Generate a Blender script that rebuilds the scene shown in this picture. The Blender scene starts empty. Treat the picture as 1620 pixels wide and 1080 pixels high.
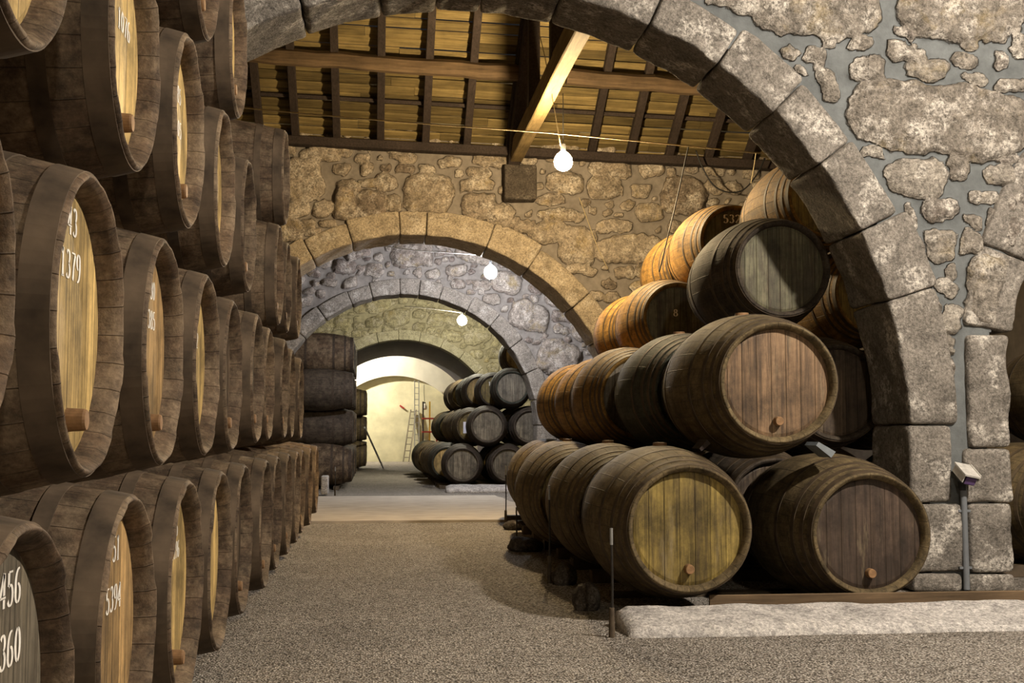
import bpy, math, random
import numpy as np
from mathutils import Vector, Matrix
random.seed(7)
rng = np.random.default_rng(11)
SC = bpy.context.scene
COL = SC.collection
PI = math.pi

# ------------------------------------------------------------------ camera
F = 1950.0                      # focal length in pixels of a 1620 px wide frame
VPX, VPY = 595.0, 681.0
H = 1.07
TH = math.atan((VPY - 540.0) / F)
PHI = math.atan((810.0 - VPX) * math.cos(TH) / F)
cam_d = bpy.data.cameras.new('camera')
cam_d.sensor_width = 36.0
cam_d.lens = F * 36.0 / 1620.0
cam_d.clip_end = 200
cam = bpy.data.objects.new('camera', cam_d)
cam.location = (0, 0, H)
cam.rotation_euler = (PI / 2 + TH, 0, -PHI)
COL.objects.link(cam)
SC.camera = cam
_R = np.array([math.cos(PHI), -math.sin(PHI), 0.0])
_F = np.array([math.sin(PHI) * math.cos(TH), math.cos(PHI) * math.cos(TH), math.sin(TH)])
_U = np.array([-math.sin(PHI) * math.sin(TH), -math.cos(PHI) * math.sin(TH), math.cos(TH)])


def P(u, v, Y):
    """the point of the plane y = Y seen in the photograph at (u, v)"""
    d = _R * (u - 810.0) / F - _U * (v - 540.0) / F + _F
    t = Y / d[1]
    return np.array([d[0] * t, Y, H + d[2] * t])


def PZ(u, v, z):
    """the point of the level plane at height z seen at (u, v)"""
    d = _R * (u - 810.0) / F - _U * (v - 540.0) / F + _F
    t = (z - H) / d[2]
    return np.array([d[0] * t, d[1] * t, z])


# ------------------------------------------------------------------ object helpers
def mesh(name, verts, faces, mats, smooth=False, uvs=None):
    me = bpy.data.meshes.new(name)
    me.from_pydata([tuple(map(float, v)) for v in verts], [], [tuple(map(int, f)) for f in faces])
    for m in (mats if isinstance(mats, (list, tuple)) else [mats]):
        me.materials.append(m)
    if smooth:
        me.polygons.foreach_set('use_smooth', [True] * len(me.polygons))
    me.update()
    return me


def link(name, me, parent=None, loc=None, rot=None):
    o = bpy.data.objects.new(name, me)
    COL.objects.link(o)
    if parent is not None:
        o.parent = parent
    if loc is not None:
        o.location = loc
    if rot is not None:
        o.rotation_euler = rot
    return o


def tag(o, label, cat, group=None):
    o['label'] = label
    o['category'] = cat
    if group:
        o['group'] = group
    return o


def struct(o):
    o['kind'] = 'structure'
    return o


def empty(name, loc, rotz=0.0):
    o = bpy.data.objects.new(name, None)
    o.empty_display_size = 0.1
    COL.objects.link(o)
    o.location = loc
    o.rotation_euler = (0, 0, rotz)
    return o


class MB:
    def __init__(self):
        self.v, self.f = [], []

    def add(self, v, f):
        n = len(self.v)
        self.v += [tuple(p) for p in v]
        self.f += [tuple(i + n for i in q) for q in f]
        return self

    def box(self, c, s, M=None, bev=0.0):
        hx, hy, hz = s[0] / 2, s[1] / 2, s[2] / 2
        if bev > 0:
            vs, fs = rounded_box(s, bev, (1, 1, 1))
        else:
            vs = [(x * hx, y * hy, z * hz) for x in (-1, 1) for y in (-1, 1) for z in (-1, 1)]
            fs = [(0, 1, 3, 2), (4, 6, 7, 5), (0, 4, 5, 1), (2, 3, 7, 6), (0, 2, 6, 4), (1, 5, 7, 3)]
        if M is not None:
            vs = [tuple(M @ Vector(p)) for p in vs]
        vs = [(p[0] + c[0], p[1] + c[1], p[2] + c[2]) for p in vs]
        return self.add(vs, fs)

    def beam(self, a, b, w, h, up=(0, 0, 1), bev=0.0, nseg=1, wob=0.0, seed=0):
        """a timber of width w and depth h from a to b"""
        a, b = Vector(a), Vector(b)
        d = (b - a)
        L = d.length
        d.normalize()
        s = d.cross(Vector(up)).normalized()
        u = s.cross(d).normalized()
        rs = random.Random(seed)
        vs, fs = [], []
        prof = [(-1, -1), (1, -1), (1, 1), (-1, 1)]
        if bev > 0:
            bx, bz = 1 - 2 * bev / w, 1 - 2 * bev / h
            prof = [(-bx, -1), (bx, -1), (1, -bz), (1, bz), (bx, 1), (-bx, 1), (-1, bz), (-1, -bz)]
        n = len(prof)
        for i in range(nseg + 1):
            t = i / nseg
            ox, oz = (rs.uniform(-wob, wob), rs.uniform(-wob, wob))
            k = 1 + rs.uniform(-wob, wob) * 1.2
            for (x, z) in prof:
                p = a + d * (L * t) + s * (x * w / 2 * k + ox) + u * (z * h / 2 * k + oz)
                vs.append(tuple(p))
        for i in range(nseg):
            for j in range(n):
                k = (j + 1) % n
                fs.append((i * n + j, i * n + k, (i + 1) * n + k, (i + 1) * n + j))
        fs.append(tuple(range(n - 1, -1, -1)))
        fs.append(tuple(nseg * n + j for j in range(n)))
        return self.add(vs, fs)

    def tube(self, pts, r, n=8, cap=True):
        pts = [Vector(p) for p in pts]
        rr = r if isinstance(r, (list, tuple)) else [r] * len(pts)
        vs, fs = [], []
        ref = None
        for i, p in enumerate(pts):
            t = (pts[min(i + 1, len(pts) - 1)] - pts[max(i - 1, 0)]).normalized()
            if ref is None:
                ref = Vector((0, 0, 1)) if abs(t.z) < 0.9 else Vector((1, 0, 0))
            s = t.cross(ref).normalized()
            u = s.cross(t).normalized()
            for k in range(n):
                a = 2 * PI * k / n
                vs.append(tuple(p + s * (math.cos(a) * rr[i]) + u * (math.sin(a) * rr[i])))
        for i in range(len(pts) - 1):
            for k in range(n):
                m = (k + 1) % n
                fs.append((i * n + k, i * n + m, (i + 1) * n + m, (i + 1) * n + k))
        if cap:
            fs.append(tuple(range(n - 1, -1, -1)))
            fs.append(tuple((len(pts) - 1) * n + k for k in range(n)))
        return self.add(vs, fs)

    def build(self, name, mat, parent=None, smooth=False, loc=None, rot=None):
        return link(name, mesh(name, self.v, self.f, mat, smooth), parent, loc, rot)


def rounded_box(size, r, div):
    """surface of a box with rounded edges, centred, div = cells along each axis of the flat part"""
    sx, sy, sz = size
    r = min(r, sx * 0.45, sy * 0.45, sz * 0.45)

    def axis(s, n):
        h = s / 2
        inner = [(-h + r) + (s - 2 * r) * i / n for i in range(n + 1)]
        return [-h, -h + r * 0.3] + inner + [h - r * 0.3, h]
    A = [axis(sx, div[0]), axis(sy, div[1]), axis(sz, div[2])]
    idx, vs, fs = {}, [], []

    def vid(p):
        k = tuple(round(c, 6) for c in p)
        if k not in idx:
            idx[k] = len(vs)
            q = [max(-s / 2 + r, min(s / 2 - r, c)) for c, s in zip(p, size)]
            d = Vector([a - b for a, b in zip(p, q)])
            # soften the corner, keep the flats flat
            m = max(abs(c) for c in d)
            if m > 1e-9:
                d = d.normalized() * m if sum(abs(c) > 1e-9 for c in d) > 1 else d
            vs.append(tuple(Vector(q) + d))
        return idx[k]
    for ax in range(3):
        b, c = (ax + 1) % 3, (ax + 2) % 3
        for side in (0, -1):
            for i in range(len(A[b]) - 1):
                for j in range(len(A[c]) - 1):
                    q = []
                    for (di, dj) in ((0, 0), (1, 0), (1, 1), (0, 1)):
                        p = [0, 0, 0]
                        p[ax] = A[ax][side]
                        p[b] = A[b][i + di]
                        p[c] = A[c][j + dj]
                        q.append(vid(p))
                    fs.append(tuple(q) if side == -1 else tuple(reversed(q)))
    return vs, fs


# ------------------------------------------------------------------ numpy noise
def _hash(ix, iy, seed):
    n = (ix.astype(np.int64) * 374761393 + iy.astype(np.int64) * 668265263 + seed * 1442695041) & 0xFFFFFFFF
    n = ((n ^ (n >> 13)) * 1274126177) & 0xFFFFFFFF
    return ((n ^ (n >> 16)) & 0xFFFF) / 65535.0


def vnoise(x, y, seed=0):
    ix, iy = np.floor(x), np.floor(y)
    fx, fy = x - ix, y - iy
    fx, fy = fx * fx * (3 - 2 * fx), fy * fy * (3 - 2 * fy)
    a, b = _hash(ix, iy, seed), _hash(ix + 1, iy, seed)
    c, d = _hash(ix, iy + 1, seed), _hash(ix + 1, iy + 1, seed)
    return (a + (b - a) * fx) * (1 - fy) + (c + (d - c) * fx) * fy


def fbm(x, y, seed=0, octs=4):
    s, a, t = 0.0, 1.0, 0.0
    for k in range(octs):
        s = s + a * vnoise(x * 2 ** k, y * 2 ** k, seed + 17 * k)
        t += a
        a *= 0.5
    return s / t


# ------------------------------------------------------------------ materials
class NT:
    def __init__(self, name):
        self.m = bpy.data.materials.new(name)
        self.m.use_nodes = True
        self.t = self.m.node_tree
        self.b = self.t.nodes['Principled BSDF']

    def n(self, typ, **kw):
        nd = self.t.nodes.new(typ)
        for k, v in kw.items():
            if k in nd.inputs.keys() if isinstance(k, str) else False:
                self.set(nd.inputs[k], v)
            else:
                setattr(nd, k, v)
        return nd

    def set(self, sock, v):
        if hasattr(v, 'is_output') or isinstance(v, bpy.types.NodeSocket):
            self.t.links.new(v, sock)
        else:
            if sock.type == 'RGBA' and len(v) == 3:
                v = (*v, 1)
            sock.default_value = v

    def coord(self, which='Object'):
        return self.n('ShaderNodeTexCoord').outputs[which]

    def mapping(self, vec, scale=(1, 1, 1), loc=(0, 0, 0)):
        nd = self.n('ShaderNodeMapping')
        self.set(nd.inputs['Vector'], vec)
        nd.inputs['Scale'].default_value = scale
        self.set(nd.inputs['Location'], loc)
        return nd.outputs[0]

    def noise(self, vec, scale, detail=4, rough=0.55, dist=0.0):
        nd = self.n('ShaderNodeTexNoise')
        self.set(nd.inputs['Vector'], vec)
        nd.inputs['Scale'].default_value = scale
        nd.inputs['Detail'].default_value = detail
        nd.inputs['Roughness'].default_value = rough
        nd.inputs['Distortion'].default_value = dist
        return nd.outputs['Fac']

    def vor(self, vec, scale, feature='F1', out='Distance'):
        nd = self.n('ShaderNodeTexVoronoi')
        nd.feature = feature
        self.set(nd.inputs['Vector'], vec)
        nd.inputs['Scale'].default_value = scale
        return nd.outputs[out]

    def ramp(self, fac, stops, interp='LINEAR'):
        nd = self.n('ShaderNodeValToRGB')
        cr = nd.color_ramp
        cr.interpolation = interp
        while len(cr.elements) > 1:
            cr.elements.remove(cr.elements[-1])
        for i, (p, c) in enumerate(stops):
            e = cr.elements[0] if i == 0 else cr.elements.new(p)
            e.position = p
            if not isinstance(c, (tuple, list)):
                c = (c, c, c)
            e.color = (*c, 1) if len(c) == 3 else c
        self.set(nd.inputs[0], fac)
        return nd.outputs[0]

    def math(self, op, a, b=0.0, c=None):
        nd = self.n('ShaderNodeMath')
        nd.operation = op
        self.set(nd.inputs[0], a)
        self.set(nd.inputs[1], b)
        if c is not None:
            self.set(nd.inputs[2], c)
        return nd.outputs[0]

    def mix(self, fac, a, b, mode='MIX'):
        nd = self.n('ShaderNodeMix')
        nd.data_type = 'RGBA'
        nd.blend_type = mode
        nd.clamp_factor = True
        self.set(nd.inputs[0], fac)
        self.set(nd.inputs[6], a)
        self.set(nd.inputs[7], b)
        return nd.outputs[2]

    def attr(self, name):
        nd = self.n('ShaderNodeAttribute')
        nd.attribute_name = name
        return nd.outputs['Fac']

    def bump(self, h, strength=0.5, dist=0.01, normal=None):
        nd = self.n('ShaderNodeBump')
        nd.inputs['Strength'].default_value = strength
        nd.inputs['Distance'].default_value = dist
        self.set(nd.inputs['Height'], h)
        if normal is not None:
            self.set(nd.inputs['Normal'], normal)
        return nd.outputs[0]

    def done(self, color=None, rough=0.8, normal=None, metal=0.0, spec=0.3):
        if color is not None:
            self.set(self.b.inputs['Base Color'], color)
        self.set(self.b.inputs['Roughness'], rough)
        self.b.inputs['Metallic'].default_value = metal
        self.b.inputs['Specular IOR Level'].default_value = spec
        if normal is not None:
            self.set(self.b.inputs['Normal'], normal)
        return self.m


def plain(name, col, rough=0.7, metal=0.0, var=0.25, scale=12.0):
    k = NT(name)
    co = k.coord()
    nz = k.noise(co, scale, 5)
    c = k.mix(1.0, col, k.ramp(nz, [(0.25, 1 - var), (0.75, 1 + var * 0.6)]), 'MULTIPLY')
    return k.done(c, rough, k.bump(nz, 0.25, 0.004), metal)


def rubble_mat(name, tones, mortar, white=0.5, ochre=0.3):
    """rough stones (attributes stone, rnd come from the wall's mesh) set in mortar"""
    k = NT(name)
    co = k.coord()
    st, rn = k.attr('stone'), k.attr('rnd')
    c = k.ramp(rn, [(i / (len(tones) - 1), t) for i, t in enumerate(tones)])
    big = k.noise(co, 2.6, 5, 0.6)
    mid = k.noise(co, 11, 6, 0.65)
    fine = k.noise(co, 85, 3, 0.7)
    spk = k.vor(co, 95)
    c = k.mix(1.0, c, k.ramp(mid, [(0.3, 0.5), (0.5, 0.95), (0.72, 1.4)]), 'MULTIPLY')
    grit = k.noise(co, 38, 5, 0.75)
    # pale lime bloom left on the stones, ochre lichen
    wm = k.math('MULTIPLY', k.ramp(k.noise(co, 4.2, 7, 0.72), [(0.5, 0.0), (0.62, 1.0)]), white)
    wm = k.math('MULTIPLY', wm, k.ramp(grit, [(0.40, 0.15), (0.52, 1.0)]))
    c = k.mix(wm, c, (0.64, 0.585, 0.51))
    c = k.mix(1.0, c, k.ramp(grit, [(0.34, 0.5), (0.5, 1.0), (0.66, 1.4)]), 'MULTIPLY')
    om = k.math('MULTIPLY', k.ramp(k.noise(k.mapping(co, (1, 1, 1), (7, 3, 5)), 3.1, 6, 0.7), [(0.56, 0.0), (0.68, 1.0)]), ochre)
    c = k.mix(om, c, (0.36, 0.26, 0.09))
    c = k.mix(0.85, c, k.ramp(spk, [(0.0, 0.42), (0.25, 0.95), (0.6, 1.12)]), 'MULTIPLY')
    c = k.mix(0.6, c, k.ramp(fine, [(0.3, 0.55), (0.7, 1.4)]), 'MULTIPLY')
    mc = k.mix(1.0, mortar, k.ramp(mid, [(0.3, 0.8), (0.7, 1.2)]), 'MULTIPLY')
    mc = k.mix(1.0, mc, k.ramp(big, [(0.3, 0.85), (0.7, 1.15)]), 'MULTIPLY')
    mask = k.ramp(k.math('ADD', st, k.math('MULTIPLY', k.math('SUBTRACT', mid, 0.5), 0.5)), [(0.1, 0.0), (0.3, 1.0)])
    col = k.mix(mask, mc, c)
    hb = k.math('MULTIPLY', k.math('ADD', k.math('ADD', k.math('MULTIPLY', fine, 0.4), k.math('MULTIPLY', grit, 0.7)), k.math('MULTIPLY', mid, 1.2)), k.math('ADD', k.math('MULTIPLY', mask, 0.85), 0.15))
    return k.done(col, 0.92, k.bump(hb, 0.9, 0.03), 0, 0.15)


def granite_mat(name, base, white=0.4, wob=0.9):
    k = NT(name)
    co = k.coord()
    mid = k.noise(co, 7, 6, 0.65)
    fine = k.noise(co, 70, 3, 0.75)
    spk = k.vor(co, 110)
    c = k.mix(1.0, base, k.ramp(mid, [(0.3, 0.6), (0.5, 0.95), (0.75, 1.25)]), 'MULTIPLY')
    grit = k.noise(co, 38, 5, 0.75)
    wm = k.math('MULTIPLY', k.ramp(k.noise(co, 3.4, 7, 0.72), [(0.52, 0.0), (0.62, 1.0)]), white)
    wm = k.math('MULTIPLY', wm, k.ramp(grit, [(0.40, 0.15), (0.52, 1.0)]))
    c = k.mix(wm, c, (0.62, 0.57, 0.50))
    c = k.mix(1.0, c, k.ramp(grit, [(0.34, 0.55), (0.5, 1.0), (0.66, 1.35)]), 'MULTIPLY')
    c = k.mix(0.8, c, k.ramp(spk, [(0.0, 0.4), (0.25, 0.95), (0.6, 1.12)]), 'MULTIPLY')
    c = k.mix(0.7, c, k.ramp(fine, [(0.3, 0.5), (0.7, 1.45)]), 'MULTIPLY')
    hb = k.math('ADD', k.math('ADD', k.math('MULTIPLY', fine, 0.5), k.math('MULTIPLY', grit, 0.6)), mid)
    return k.done(c, 0.92, k.bump(hb, wob, 0.02), 0, 0.15)


def gravel_mat():
    k = NT('gravel')
    co = k.coord()
    cell = k.n('ShaderNodeTexVoronoi')
    cell.inputs['Scale'].default_value = 88
    k.set(cell.inputs['Vector'], co)
    sep = k.n('ShaderNodeSeparateColor')
    k.set(sep.inputs[0], cell.outputs['Color'])
    c = k.ramp(sep.outputs[0], [(0.0, (0.17, 0.145, 0.12)), (0.35, (0.35, 0.305, 0.255)), (0.7, (0.48, 0.43, 0.365)), (1.0, (0.68, 0.63, 0.56))])
    c = k.mix(1.0, c, k.ramp(cell.outputs['Distance'], [(0.0, 1.15), (0.45, 0.9), (0.8, 0.25)]), 'MULTIPLY')
    big = k.noise(co, 1.3, 6, 0.6)
    c = k.mix(0.7, c, k.ramp(big, [(0.3, 0.75), (0.7, 1.15)]), 'MULTIPLY')
    h = k.math('SUBTRACT', k.math('MULTIPLY', big, 3.0), cell.outputs['Distance'])
    return k.done(c, 0.95, k.bump(h, 1.0, 0.016), 0, 0.1)


def head_mat(name, base, stain=0.5, seed=0.0):
    """upright boards of a barrel head"""
    k = NT(name)
    co = k.coord()
    rnd = k.n('ShaderNodeObjectInfo').outputs['Random']
    off = k.n('ShaderNodeCombineXYZ')
    k.set(off.inputs[0], k.math('MULTIPLY', rnd, 37.0))
    k.set(off.inputs[2], k.math('MULTIPLY', rnd, 91.0))
    v = k.n('ShaderNodeVectorMath')
    k.set(v.inputs[0], co)
    k.set(v.inputs[1], off.outputs[0])
    v = v.outputs[0]
    sep = k.n('ShaderNodeSeparateXYZ')
    k.set(sep.inputs[0], v)
    px = k.math('DIVIDE', sep.outputs[0], 0.088)
    pid = k.math('FLOOR', px)
    fr = k.math('FRACT', px)
    wn = k.n('ShaderNodeTexWhiteNoise')
    wn.noise_dimensions = '1D'
    k.set(wn.inputs['W'], pid)
    tone = k.ramp(wn.outputs['Value'], [(0, 0.72), (0.5, 1.0), (1, 1.25)])
    c = k.mix(1.0, base, tone, 'MULTIPLY')
    grain = k.noise(k.mapping(v, (60, 60, 2.2)), 1.0, 6, 0.65, 0.3)
    c = k.mix(1.0, c, k.ramp(grain, [(0.34, 0.45), (0.5, 0.98), (0.66, 1.3)]), 'MULTIPLY')
    blotch = k.noise(k.mapping(v, (7, 7, 2.6)), 1.0, 6, 0.7)
    c = k.mix(k.math('MULTIPLY', k.ramp(blotch, [(0.47, 0), (0.60, 1)]), stain), c, (0.045, 0.032, 0.022))
    streak = k.noise(k.mapping(v, (30, 30, 1.6), (5, 2, 1)), 1.0, 6, 0.72)
    c = k.mix(k.math('MULTIPLY', k.ramp(streak, [(0.52, 0), (0.62, 1)]), stain * 1.1), c, (0.05, 0.032, 0.02))
    grime = k.noise(v, 3.3, 7, 0.75)
    c = k.mix(1.0, c, k.ramp(grime, [(0.36, 0.5), (0.5, 0.95), (0.64, 1.3)]), 'MULTIPLY')
    pale = k.noise(k.mapping(v, (9, 9, 1.5), (3, 1, 8)), 1.0, 5, 0.7)
    c = k.mix(k.math('MULTIPLY', k.ramp(pale, [(0.58, 0), (0.72, 1)]), 0.35), c, (0.42, 0.34, 0.2))
    seam = k.ramp(k.math('ABSOLUTE', k.math('SUBTRACT', fr, 0.5)), [(0.46, 0.0), (0.495, 1.0)])
    c = k.mix(k.math('MULTIPLY', seam, 0.7), c, (0.02, 0.014, 0.008))
    h = k.math('SUBTRACT', k.math('MULTIPLY', grain, 0.5), seam)
    return k.done(c, 0.6, k.bump(h, 0.6, 0.004), 0, 0.3)


def stave_mat(name, base, dust, dust_amt=0.5, nst=28):
    k = NT(name)
    co = k.coord()
    rnd = k.n('ShaderNodeObjectInfo').outputs['Random']
    uv = k.n('ShaderNodeUVMap').outputs[0]
    sep = k.n('ShaderNodeSeparateXYZ')
    k.set(sep.inputs[0], uv)
    px = k.math('MULTIPLY', sep.outputs[0], float(nst))
    pid = k.math('ADD', k.math('FLOOR', px), k.math('MULTIPLY', rnd, 733.0))
    fr = k.math('FRACT', px)
    wn = k.n('ShaderNodeTexWhiteNoise')
    wn.noise_dimensions = '1D'
    k.set(wn.inputs['W'], k.math('FLOOR', pid))
    off = k.n('ShaderNodeCombineXYZ')
    k.set(off.inputs[0], k.math('MULTIPLY', rnd, 51.0))
    k.set(off.inputs[1], k.math('MULTIPLY', rnd, 23.0))
    vv = k.n('ShaderNodeVectorMath')
    k.set(vv.inputs[0], co)
    k.set(vv.inputs[1], off.outputs[0])
    v = vv.outputs[0]
    c = k.mix(1.0, base, k.ramp(wn.outputs['Value'], [(0, 0.78), (1, 1.2)]), 'MULTIPLY')
    c = k.mix(1.0, c, k.ramp(rnd, [(0, 0.8), (1, 1.15)]), 'MULTIPLY')
    grain = k.noise(k.mapping(v, (45, 3.0, 45)), 1.0, 5, 0.65, 0.2)
    c = k.mix(1.0, c, k.ramp(grain, [(0.3, 0.6), (0.7, 1.3)]), 'MULTIPLY')
    bl = k.noise(v, 4.5, 8, 0.75)
    c = k.mix(k.math('MULTIPLY', k.ramp(bl, [(0.45, 0), (0.60, 1)]), dust_amt), c, dust)
    gr = k.noise(k.mapping(v, (1, 1, 1), (9, 4, 2)), 9, 7, 0.75)
    c = k.mix(1.0, c, k.ramp(gr, [(0.36, 0.5), (0.5, 1.0), (0.64, 1.35)]), 'MULTIPLY')
    fine = k.noise(v, 70, 3, 0.7)
    c = k.mix(0.6, c, k.ramp(fine, [(0.3, 0.6), (0.7, 1.35)]), 'MULTIPLY')
    seam = k.ramp(k.math('ABSOLUTE', k.math('SUBTRACT', fr, 0.5)), [(0.47, 0.0), (0.5, 1.0)])
    c = k.mix(k.math('MULTIPLY', seam, 0.5), c, (0.012, 0.009, 0.006))
    h = k.math('SUBTRACT', k.math('ADD', k.math('MULTIPLY', grain, 0.5), k.math('MULTIPLY', fine, 0.6)), seam)
    return k.done(c, 0.78, k.bump(h, 0.6, 0.005), 0, 0.25)


def timber_mat(name, base, axis_scale=(3, 40, 40), dark=0.5, boards=0.0):
    k = NT(name)
    co = k.coord()
    rnd = k.n('ShaderNodeObjectInfo').outputs['Random']
    g = k.noise(k.mapping(co, axis_scale), 1.0, 6, 0.65, 0.3)
    b = k.noise(co, 2.5, 5, 0.65)
    c = k.mix(1.0, base, k.ramp(g, [(0.3, 1 - dark), (0.7, 1.3)]), 'MULTIPLY')
    c = k.mix(0.8, c, k.ramp(b, [(0.3, 0.65), (0.7, 1.25)]), 'MULTIPLY')
    c = k.mix(1.0, c, k.ramp(rnd, [(0, 0.85), (1, 1.15)]), 'MULTIPLY')
    if boards:
        at = k.n('ShaderNodeAttribute')
        at.attribute_name = 'tone'
        c = k.mix(1.0, c, k.ramp(at.outputs['Fac'], [(0, 0.5), (0.5, 0.95), (1, 1.45)]), 'MULTIPLY')
    return k.done(c, 0.8, k.bump(g, 0.5, 0.006), 0, 0.2)


def emit_mat(name, col, strength):
    m = bpy.data.materials.new(name)
    m.use_nodes = True
    t = m.node_tree
    t.nodes.clear()
    e = t.nodes.new('ShaderNodeEmission')
    e.inputs[0].default_value = (*col, 1)
    e.inputs[1].default_value = strength
    o = t.nodes.new('ShaderNodeOutputMaterial')
    t.links.new(e.outputs[0], o.inputs[0])
    return m


M_wallA = rubble_mat('rubble_granite_grey', [(0.15, 0.125, 0.105), (0.30, 0.265, 0.22), (0.23, 0.20, 0.165), (0.38, 0.34, 0.285)], (0.135, 0.142, 0.14), 0.85, 0.3)
M_wallB = rubble_mat('rubble_granite_tan', [(0.20, 0.16, 0.125), (0.38, 0.32, 0.25), (0.28, 0.23, 0.175), (0.47, 0.40, 0.32)], (0.20, 0.175, 0.15), 0.6, 0.4)
M_wallC = rubble_mat('rubble_limewashed', [(0.18, 0.14, 0.12), (0.34, 0.29, 0.24), (0.24, 0.19, 0.16), (0.42, 0.37, 0.31)], (0.23, 0.205, 0.18), 0.6, 0.5)
M_wallD = rubble_mat('rubble_yellowed', [(0.26, 0.23, 0.14), (0.40, 0.36, 0.24), (0.34, 0.30, 0.18), (0.46, 0.42, 0.28)], (0.30, 0.27, 0.18), 0.4, 0.4)
M_blockA = granite_mat('granite_blocks_grey', (0.23, 0.205, 0.175), 0.75)
M_blockB = granite_mat('granite_blocks_tan', (0.37, 0.305, 0.22), 0.3)
M_blockC = granite_mat('granite_blocks_pale', (0.27, 0.235, 0.195), 0.4)
M_blockD = granite_mat('plastered_blocks', (0.36, 0.33, 0.23), 0.3, 0.4)
M_gravel = gravel_mat()
M_path = plain('pale_concrete', (0.40, 0.345, 0.28), 0.85, 0, 0.25, 3.0)
M_kerb = granite_mat('whitewashed_stone', (0.46, 0.43, 0.40), 0.3, 0.6)
M_plaster = plain('yellowed_plaster', (0.62, 0.57, 0.38), 0.9, 0, 0.3, 1.6)
M_plaster2 = plain('white_plaster', (0.66, 0.62, 0.52), 0.9, 0, 0.2, 1.6)
M_vault = plain('shaded_vault_plaster', (0.055, 0.042, 0.045), 0.9, 0, 0.3, 2.0)  # shade of the unlit tunnel soffit is put into this dark colour
M_darkwall = plain('dark_stone', (0.10, 0.085, 0.07), 0.95, 0, 0.4, 4.0)
M_plank = timber_mat('ceiling_planks', (0.165, 0.122, 0.05), (1.6, 30, 30), 0.5, 1.0)
M_rafter = timber_mat('dark_rafter_wood', (0.040, 0.029, 0.024), (40, 2, 40), 0.5)
M_beamw = timber_mat('old_beam_wood', (0.12, 0.08, 0.045), (2, 30, 30), 0.45)
M_tie = timber_mat('pale_tie_beam_wood', (0.20, 0.14, 0.06), (30, 2, 30), 0.4)
M_chock = timber_mat('chock_wood', (0.10, 0.075, 0.05), (10, 10, 10), 0.4)
M_greychock = plain('grey_painted_wood', (0.20, 0.22, 0.23), 0.8, 0, 0.2, 20)
M_hoop = plain('rusty_hoop_iron', (0.075, 0.055, 0.04), 0.75, 0.35, 0.5, 30)
M_hoopL = plain('dusty_hoop_iron', (0.105, 0.074, 0.047), 0.85, 0.0, 0.75, 7)
M_hoopR = plain('brown_hoop_iron', (0.075, 0.052, 0.030), 0.7, 0.15, 0.6, 14)
M_bung = plain('pale_bung_wood', (0.25, 0.14, 0.065), 0.7, 0, 0.45, 30)
M_paint = plain('white_paint', (0.82, 0.78, 0.70), 0.8, 0, 0.25, 40)
M_paper = plain('white_paper', (0.80, 0.78, 0.85), 0.8, 0, 0.05, 10)
M_steel = plain('dark_steel', (0.05, 0.045, 0.04), 0.5, 0.7, 0.3, 40)
M_pale_steel = plain('galvanised_steel', (0.35, 0.35, 0.34), 0.5, 0.6, 0.2, 20)
M_conduit = plain('grey_pvc', (0.17, 0.18, 0.19), 0.6, 0, 0.15, 20)
M_lampwhite = plain('white_enamel', (0.6, 0.57, 0.52), 0.5, 0, 0.3, 30)
M_black = plain('black_plastic', (0.02, 0.02, 0.02), 0.5, 0, 0.2, 20)
M_lens = plain('violet_glass', (0.12, 0.07, 0.18), 0.15, 0, 0.1, 10)
M_cable = plain('pale_cable', (0.42, 0.34, 0.20), 0.7, 0, 0.1, 20)
M_rock = granite_mat('dark_rock', (0.075, 0.062, 0.05), 0.1)
M_red = plain('red_paint', (0.35, 0.04, 0.03), 0.6, 0, 0.2, 20)
M_ladderw = timber_mat('grey_ladder_wood', (0.22, 0.19, 0.14), (10, 10, 4), 0.3)
M_yellow = plain('yellow_paint', (0.55, 0.34, 0.04), 0.6, 0, 0.2, 20)

# ------------------------------------------------------------------ walls of rubble


def fit_circle(px, Y):
    """least squares circle (x, z) in the plane y = Y through photographed points"""
    A, b = [], []
    for (u, v) in px:
        p = P(u, v, Y)
        A.append([2 * p[0], 2 * p[2], 1])
        b.append(p[0] ** 2 + p[2] ** 2)
    s = np.linalg.lstsq(np.array(A), np.array(b), rcond=None)[0]
    return s[0], s[1], math.sqrt(s[2] + s[0] ** 2 + s[1] ** 2)


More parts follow.
